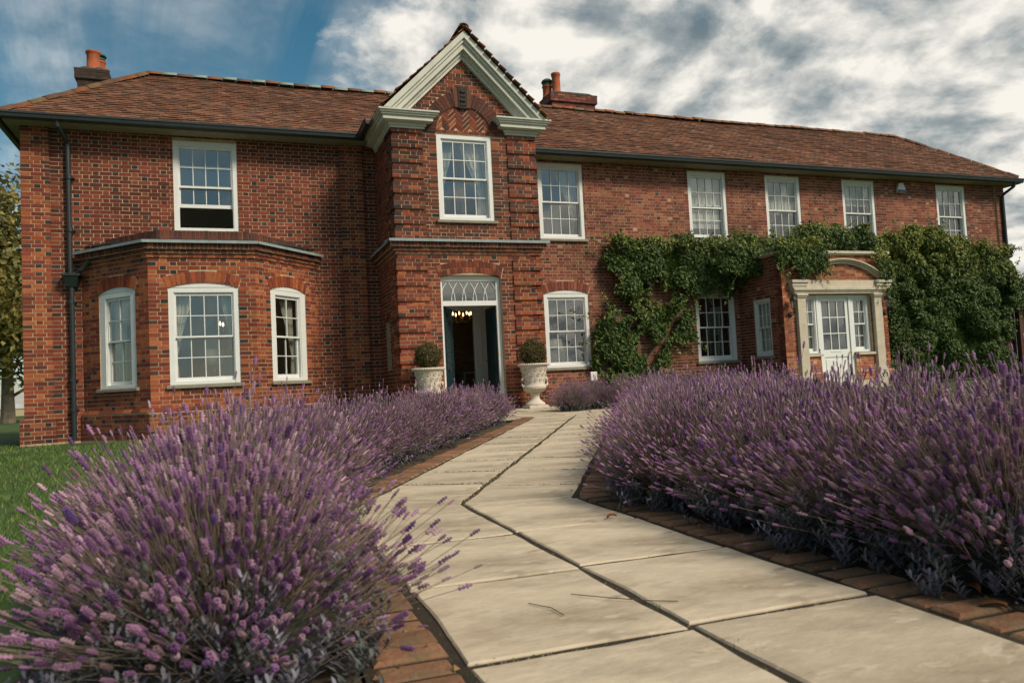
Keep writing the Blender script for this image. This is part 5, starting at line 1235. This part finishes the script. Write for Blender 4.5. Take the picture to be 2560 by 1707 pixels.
# ------------------------------------------------------------------ climbing vine
VG = [(.048, .090, .020), (.064, .112, .024), (.088, .135, .028), (.034, .066, .017), (.12, .16, .034)]
VL = [(.18, .22, .04), (.24, .26, .045), (.13, .18, .035), (.30, .27, .06)]  # brighter yellow-greens for the painted sunlit tops, also mixed into the tendrils
def inpoly(px, pz, poly):
    c = np.zeros(len(px), bool); n = len(poly)
    for i in range(n):
        (x0, z0), (x1, z1) = poly[i], poly[(i+1) % n]
        if z0 == z1: continue
        m = ((z0 > pz) != (z1 > pz)) & (px < (x1-x0)*(pz-z0)/(z1-z0)+x0); c ^= m
    return c
def vnoise(x, z, k): return np.clip(.5+.5*(np.sin(x*2.1+k)*np.sin(z*2.9+k*2)*.55+np.sin(x*4.7+z*2.2+k*3)*.3+np.sin(x*9.1-z*7.3+k)*.25), .05, 1.2)
def vine(name, label, parts, stems):
    o = empty(name, (parts[0][0][0][0], 16.2, .1), label, 'climbing vine'); Vs, Fs, Cs = [], [], []; n0 = 0
    for poly, y0, thick, dens, tb, hole in parts:
        poly = np.array(poly); x0, z0 = poly.min(0); x1, z1 = poly.max(0); n = int((x1-x0)*(z1-z0)*dens*2.3)
        px, pz = rng.uniform(x0-.05, x1+.05, n), rng.uniform(z0-.05, z1+.05, n)
        wob = .10*np.sin(px*7)+.07*np.sin(pz*9+px*3); m = inpoly(px+.07*np.sin(pz*8)+rng.normal(0, .07, n), pz+wob*.7+rng.normal(0, .06, n), poly); px, pz = px[m], pz[m]
        if hole: kp = vnoise(px*1.25+3, pz*1.25, y0+1) > hole; px, pz = px[kp], pz[kp]
        K = max(4, int((x1-x0)*(z1-z0)*6.5)); bx_, bz_ = rng.uniform(x0, x1, K), rng.uniform(z0, z1, K); br_ = rng.uniform(.14, .40, K); bh_ = rng.uniform(.35, 1.0, K)
        D2 = ((px[:, None]-bx_)**2+((pz[:, None]-bz_)*1.15)**2)/br_**2; hgt = bh_*np.clip(1-D2*.55, 0, 1)**.5; j_ = hgt.argmax(1); top_ = hgt[np.arange(len(px)), j_]
        t = thick*(.22+.60*top_+.22*vnoise(px, pz, y0))*rng.uniform(.12, 1, len(px))**.5+.03
        P = np.stack([px, y0-t, pz], 1)
        N = np.stack([(px-bx_[j_])/br_[j_]*.7, -np.ones(len(px)), (pz-bz_[j_])/br_[j_]*.7+.45], 1); N /= np.linalg.norm(N, axis=1)[:, None]
        V, Fc, c = rand_leaves(P, N, .115, .052, VG, droop=1.0, jit=.55)
        if tb:       # sunlit top painted into the leaf colour, brighter yellow-green higher up
            k = len(P); yz = np.clip((pz-np.quantile(pz, .62))/(np.quantile(pz, .98)-np.quantile(pz, .62)), 0, 1)*tb; pick = rng.random(k) < yz
            cc = np.asarray(VL)[rng.integers(0, len(VL), k)]; c[:k][pick] = cc[pick]; c[k:][pick] = cc[pick]
        Vs.append(V); Fs.append(Fc+n0); Cs.append(c); n0 += len(V)
    for poly, y0, thick, dens, tb, hole in parts:
        pc = np.array(poly).mean(0)
        for k in range(int(5+1.1*len(poly))):
            i = random.randrange(len(poly)); f_ = random.random(); q = np.array(poly[i])*(1-f_)+np.array(poly[(i+1) % len(poly)])*f_; d_ = q-pc; d_ = d_/(np.linalg.norm(d_)+1e-6)+np.array([random.gauss(0, .5), random.gauss(.1, .5)])
            L_ = random.uniform(.15, .42); yb = y0-thick*random.uniform(.3, .8); pts = [(q[0]+d_[0]*L_*t, yb-.05*t, q[1]+d_[1]*L_*t-(.12*t*t if d_[1] < .3 else 0)) for t in (-.3, .2, .6, 1)]
            if min(p[2] for p in pts) < .2: continue
            g = G(); g.tube(pts, [.005, .004, .003, .0015], 4); g.obj('tendril', mat('green_stem', (.10, .10, .04), .8), o)
            t_ = rng.uniform(0, 1, 16); P = np.stack([np.interp(t_, [0, .33, .66, 1], [p[j] for p in pts]) for j in range(3)], 1)+rng.normal(0, .022, (16, 3)); N = np.tile([.1, -1, .4], (16, 1))
            V, Fc, c = rand_leaves(P, N, .085, .038, VG+VL[:2], droop=.6, jit=.6); Vs.append(V); Fs.append(Fc+n0); Cs.append(c); n0 += len(V)
    tag(finish('foliage', npmesh('vine_foliage', np.concatenate(Vs), np.concatenate(Fs), np.concatenate(Cs)), M_LEAF, o), kind='stuff')
    for pts in stems:
        g = G(); g.tube(pts, [.022*(1-.7*i/len(pts)) for i in range(len(pts))], 6); g.obj('stem', M_BARK, o)
up1 = [(8.4, 3.41), (8.5, 3.72), (8.66, 3.9), (9.01, 3.97), (9.6, 3.92), (10.06, 3.94), (10.67, 3.97), (11.3, 3.96), (11.92, 4.05), (12.34, 4.05), (12.8, 3.98), (13.3, 3.98), (13.2, 3.3), (12.62, 2.80), (12.28, 2.86), (11.95, 2.72), (11.62, 2.62), (11.32, 2.72), (10.86, 2.62), (10.61, 2.58), (10.44, 2.77), (9.98, 2.86), (9.52, 2.86), (9.48, 2.71), (9.3, 2.55), (9.01, 2.48), (8.71, 2.55), (8.69, 3.02)]
lo1 = [(9.3, 2.65), (9.56, 2.40), (9.91, 2.36), (10.38, 2.50), (10.80, 2.55), (10.58, 2.14), (10.73, 1.73), (10.79, 1.50), (10.34, 1.43), (10.14, 1.56), (9.65, 1.62), (9.84, 1.42), (10.07, 1.05), (9.8, .80), (9.1, .55), (8.13, .6), (8.05, 1.05), (7.98, 1.41), (8.19, 1.73), (7.95, 2.01), (8.12, 2.21), (8.33, 2.45), (8.59, 2.2), (8.85, 2.05), (9.2, 2.16), (9.05, 2.5)]
pt_ = [(13.0, 3.40), (13.3, 4.0), (13.55, 4.12), (13.96, 4.31), (14.36, 4.2), (14.93, 4.34), (15.44, 4.21), (15.82, 4.32), (16.0, 3.97), (15.75, 3.50), (14.4, 3.48)]
pf_ = [(12.05, 3.45), (12.09, 3.69), (12.68, 3.72), (13.14, 3.66), (13.5, 3.40), (13.44, 3.03), (13.2, 2.85), (12.99, 3.05), (12.71, 2.95), (12.45, 3.2), (12.2, 3.15), (12.1, 3.0)]
pr1 = [(16.0, 3.9), (16.91, 4.11), (17.61, 4.3), (18.38, 4.42), (18.91, 4.32), (19.13, 4.15), (20.04, 4.03), (20.96, 3.81), (21.26, 3.63), (21.49, 3.91), (21.62, 3.44), (21.75, 2.98), (21.9, 2.79), (21.9, 2.3), (21.2, 2.0), (21.1, .3), (15.6, .3), (15.55, 2.2), (15.6, 3.5)]
vine('climbing_vine', 'dark green climbing vine spreading between the tower side windows and the porch', [(up1, 16.16, .50, 1400, .35, .0), (lo1, 16.18, .34, 1200, .25, .36), ([(11.2, 3.0), (11.2, 3.75), (12.3, 3.7), (12.25, 3.0)], 15.6, .5, 900, .3, 0), ([(8.05, .2), (8.05, .72), (8.7, .75), (9.6, .6), (11.8, .45), (12.2, .2)], 16.0, .45, 900, .1, 0)], [[(9.2, 16.1, .1), (9.15, 16.12, 1.2), (9.3, 16.1, 2.3), (9.7, 16.1, 3.0), (10.6, 16.1, 3.5), (12.0, 16.05, 3.7)], [(9.15, 16.12, 1.4), (8.6, 16.12, 1.9), (8.3, 16.13, 2.3)], [(9.3, 16.1, 2.3), (8.9, 16.1, 3.0), (8.7, 16.1, 3.6)], [(9.2, 16.1, .8), (9.8, 16.12, 1.5), (10.5, 16.12, 1.7)]])
vine('climbing_vine', 'bushy vine with sunlit yellow-green tips lying over the porch parapet', [(pt_, 15.9, .8, 1500, .5, 0), (pf_, 14.55, .26, 1700, .9, .2), ([(12.2, 3.45), (12.2, 3.75), (13.4, 3.72), (13.6, 3.45)], 15.2, .6, 1200, .8, 0), ([(15.05, 3.0), (15.1, 3.45), (15.5, 3.5), (15.5, 2.8), (15.35, 2.7)], 14.5, .1, 700, .9, .2)], [[(12.3, 16.1, 3.3), (13.0, 15.7, 3.45), (14.0, 15.6, 3.5), (15.6, 15.8, 3.5)], [(12.6, 15.2, 3.45), (12.7, 14.5, 3.5), (12.72, 14.4, 3.1), (12.7, 14.42, 2.8)]])
vine('climbing_vine', 'massive dark vine covering the wall between porch and house end', [(pr1, 16.15, .72, 1500, .8, 0), ([(21.2, 2.2), (21.3, 3.2), (22.0, 2.95), (23.0, 2.55), (23.0, 2.25), (22.2, 2.15)], 15.8, .35, 600, .6, .2)], [[(16.4, 15.6, .1), (16.5, 15.3, .6), (16.7, 15.15, 1.1), (16.62, 15.1, 1.7)], [(16.5, 15.3, .5), (16.3, 15.15, .9), (16.2, 15.1, 1.2)]])

# ------------------------------------------------------------------ trees and far things
def tree(x, y, h, rad, label, trunks, cols, seed, leaf=.34, n=9000, zlow=.25):
    r = np.random.default_rng(seed); rr = random.Random(seed); o = empty('tree', (x, y, 0), label, 'tree'); tips = []
    for q in range(trunks):
        g = G(); lean = (rr.uniform(-.12, .12)+(q-.5*(trunks-1))*.16); p0 = Vector(((q-.5*(trunks-1))*.9, 0, -.1)); pts = [p0+Vector((lean*h*t*.8, rr.uniform(-.3, .3)*t, h*.8*t)) for t in (0, .15, .35, .6, .85, 1)]
        g.tube([tuple(p) for p in pts], [h*.026, h*.021, h*.017, h*.012, h*.007, h*.002], 9); g.obj('trunk', mat('pale_bark', (.26, .21, .15), .9, .3, 4, .5, 20), o, loc=(0, 0, 0))
        for k in range(16):
            t = rr.uniform(.14, .95); i = min(int(t*5), 4); b = pts[i].lerp(pts[i+1], t*5-i); a = rr.uniform(0, 6.28); L_ = rad*(1.1-.6*t)*rr.uniform(.6, 1.1); e = b+Vector((math.cos(a)*L_, math.sin(a)*L_, L_*rr.uniform(.15, .6)))
            g = G(); g.tube([tuple(b), tuple(b.lerp(e, .5)+Vector((0, 0, .15))), tuple(e)], [h*.007, h*.004, h*.0015], 6); g.obj('limb', MATS['pale_bark'], o, loc=(0, 0, 0)); tips += [b.lerp(e, .6), e]
    T = np.array([tuple(t) for t in tips]); c = T[r.integers(0, len(T), n)]; d = r.normal(0, 1, (n, 3)); P = c+d*rad*.20; P = P[(P[:, 2] > h*zlow)]
    ce = np.array([0, 0, h*.55]); N = P-ce; N /= np.linalg.norm(N, axis=1)[:, None]; V, Fc, cc = rand_leaves(P, N, leaf, leaf*.55, cols, jit=.8); tag(finish('crown', npmesh('crown', V, Fc, cc), M_LEAF, o, loc=(0, 0, 0)), kind='stuff')
TG = [(.15, .145, .035), (.21, .18, .045), (.10, .11, .03), (.26, .20, .055)]
tree(-10.4, 43, 12.8, 4.6, 'golden green tree with pale twin trunks beyond the house corner', 2, TG, 3, n=32000, zlow=.09)
tree(-22, 70, 11, 5.5, 'round dark green tree far beyond the lawn', 1, [(.045, .065, .02), (.06, .08, .025), (.035, .05, .018)], 9, n=6000, zlow=.12)
tree(40, 40, 9, 4.5, 'small green tree beyond the wooden gate', 1, [(.06, .085, .022), (.09, .105, .03), (.045, .06, .02)], 14, n=5000, zlow=.12)
t = empty('wooden_gate', (24.03, 16.0, .1), 'dark brown boarded gate beside the house end', 'gate')
for k in range(16): g = G(); g.box(-1.95+k*.235, -1.95+k*.235+.228, -.02, .02, 0, 2.35); g.obj('board', M_WOOD, t, loc=(0, 0, 0))
for z in (.3, 1.6): g = G(); g.box(-1.95, 1.8, .021, .06, z, z+.12); g.obj('rail', M_WOOD, t, loc=(0, 0, 0))
g = G(); g.box(-1.2, -.75, -.045, -.021, .62, .68); g.obj('latch', M_BRASS, t, loc=(0, 0, 0))
for sx in (-2.03, 1.9): g = G(); g.box(sx-.07, sx+.07, -.07, .07, -.1, 2.45); g.obj('gate_post', M_WOOD, t, loc=(0, 0, 0))
t = empty('label_post', (7.68, 15.5, gz(7.68, 15.5)), 'small white box with orange dot on a short stake', 'garden marker')
g = G(); g.box(-.012, .012, -.012, .012, -.05, .62); g.obj('stake', M_PLASTIC, t, loc=(0, 0, 0)); g = G(); g.box(-.08, .08, -.03, .03, .46, .66); g.obj('box', M_PLASTIC, t, loc=(0, 0, 0), bevel=.008)
g = G(); g.lathe([(.02, 0), (.018, .004)], 12); me = g.mesh('dot'); o = finish('dot', me, M_ORANGE, t, loc=(0, -.0305, .56)); o.rotation_euler = (R(90), 0, 0)

# fallen leaves and twigs
def fallen(x, y, s, a, col, label):
    z = gz(x, y)+.004; g = G(); n = 7; c, si = math.cos(a), math.sin(a)
    for i in range(n+1):
        t = i/n; w = .32*s*math.sin(math.pi*min(t*1.02, 1))**.8+.004
        for sg in (-1, 0, 1): px, py = (t-.5)*s, sg*w*.5; g.v.append((px*c-py*si, px*si+py*c, .012*s/.06*abs(sg)*(1-.5*t)+.010*math.sin(t*3)))
    for i in range(n):
        for k in range(2): q = i*3+k; g.f.append((q, q+1, q+4, q+3)); g.c.append(col)
    o = g.obj('fallen_leaf', M_LEAF, tint=True, loc=(x, y, z), smooth=True); o.modifiers.new('t', 'SOLIDIFY').thickness = .0012; tag(o, label, 'leaf', 'dry leaves on the paving')
LFL = 'curled dry leaf on the brick edging by the hedge'
for x, y, s, a, c in ((1.95, 1.78, .06, .4, (.30, .12, .035)), (2.0, 1.66, .075, 1.2, (.26, .10, .03)), (1.90, 1.52, .07, 2.6, (.22, .10, .04)), (2.02, 1.45, .085, .1, (.15, .07, .035)), (1.98, 2.35, .05, .9, (.24, .09, .03)), (2.02, 2.9, .05, 2.1, (.2, .08, .03)), (1.96, 1.95, .045, 1.7, (.30, .15, .06))): fallen(x, y, s, a, c, LFL)
fallen(1.70, 3.32, .06, .2, (.42, .15, .05), 'orange dry leaf lying on a flagstone joint')
for pts, lab in (([(.98, 2.22, .006), (1.06, 2.12, .008), (1.15, 2.04, .006), (1.22, 1.99, .006)], 'straight dark twig lying on a flagstone'), ([(.83, 2.2, .005), (.87, 2.12, .006), (.875, 2.04, .005)], 'short curved twig lying on a flagstone')):
    o = empty('twig', pts[0], lab, 'twig'); g = G(); g.tube([tuple(Vector(p)-Vector(pts[0])) for p in pts], .0016, 5); g.obj('shoot', M_BARK, o, loc=(0, 0, 0))

# ------------------------------------------------------------------ lawn blades and weeds (uncountable)
n = 42000; u_ = rng.random(n); yy = 1.2*(17.5/1.2)**u_; ax = rng.uniform(-.62, .03, n); xx = ax*yy-.3
k = ~((xx > -.75+(yy < 3)*.0) & (yy < 8)) & (xx > -9) & ~((yy > 14.85) & (xx > -2.7)) & ~((yy > 16.1) & (xx > -3.55)); xx, yy = xx[k], yy[k]; n = len(xx)
h = rng.uniform(.025, .055, n)*np.clip(.8+yy*.04, .9, 1.3); w = .0022*np.clip(yy*.35, .9, 5); a = rng.uniform(0, 6.28, n); ln = rng.normal(0, .5, (n, 2))*h[:, None]
zg = np.array([gz(x, y) for x, y in zip(xx, yy)])-.036
V = np.stack([np.stack([xx-np.cos(a)*w, yy-np.sin(a)*w, zg], 1), np.stack([xx+np.cos(a)*w, yy+np.sin(a)*w, zg], 1), np.stack([xx+ln[:, 0], yy+ln[:, 1], zg+h], 1)], 1).reshape(-1, 3)
Fc = np.arange(3*n).reshape(n, 3); cg = np.array([(.11, .20, .038), (.08, .155, .03), (.15, .225, .048), (.18, .20, .06)])[rng.integers(0, 4, n)]*rng.uniform(.8, 1.2, (n, 1))
tag(finish('lawn_grass', npmesh('lawn_grass', V, Fc, cg), M_GRASS), 'short mown green grass beside the house wall', 'grass', kind='stuff')
g = G()
for cx, cy, m_ in ((1.88, 2.05, 16), (1.82, 3.3, 22), (1.16, 1.62, 30), (1.17, 2.0, 18), (1.2, 2.9, 14), (2.2, 6.2, 16), (2.5, 6.9, 12), (1.2, 6.0, 14), (2.0, 7.3, 14), (1.25, 4.25, 8), (2.85, 8.6, 20), (.5, 1.75, 14)):
    for k in range(m_):
        x, y = cx+random.gauss(0, .025), cy+random.gauss(0, .035); a = random.uniform(0, 6.28); hh = random.uniform(.012, .03); z = gz(x, y)-.015; g.poly([(x-.002*math.cos(a), y-.002*math.sin(a), z), (x+.002*math.cos(a), y+.002*math.sin(a), z), (x+random.gauss(0, .012), y+random.gauss(0, .012), z+hh)], random.choice([(.06, .10, .02), (.09, .12, .03), (.05, .08, .02)]))
tag(g.obj('joint_weeds', M_GRASS, tint=True), 'tiny grass tufts growing in the paving joints', 'weeds', kind='stuff')
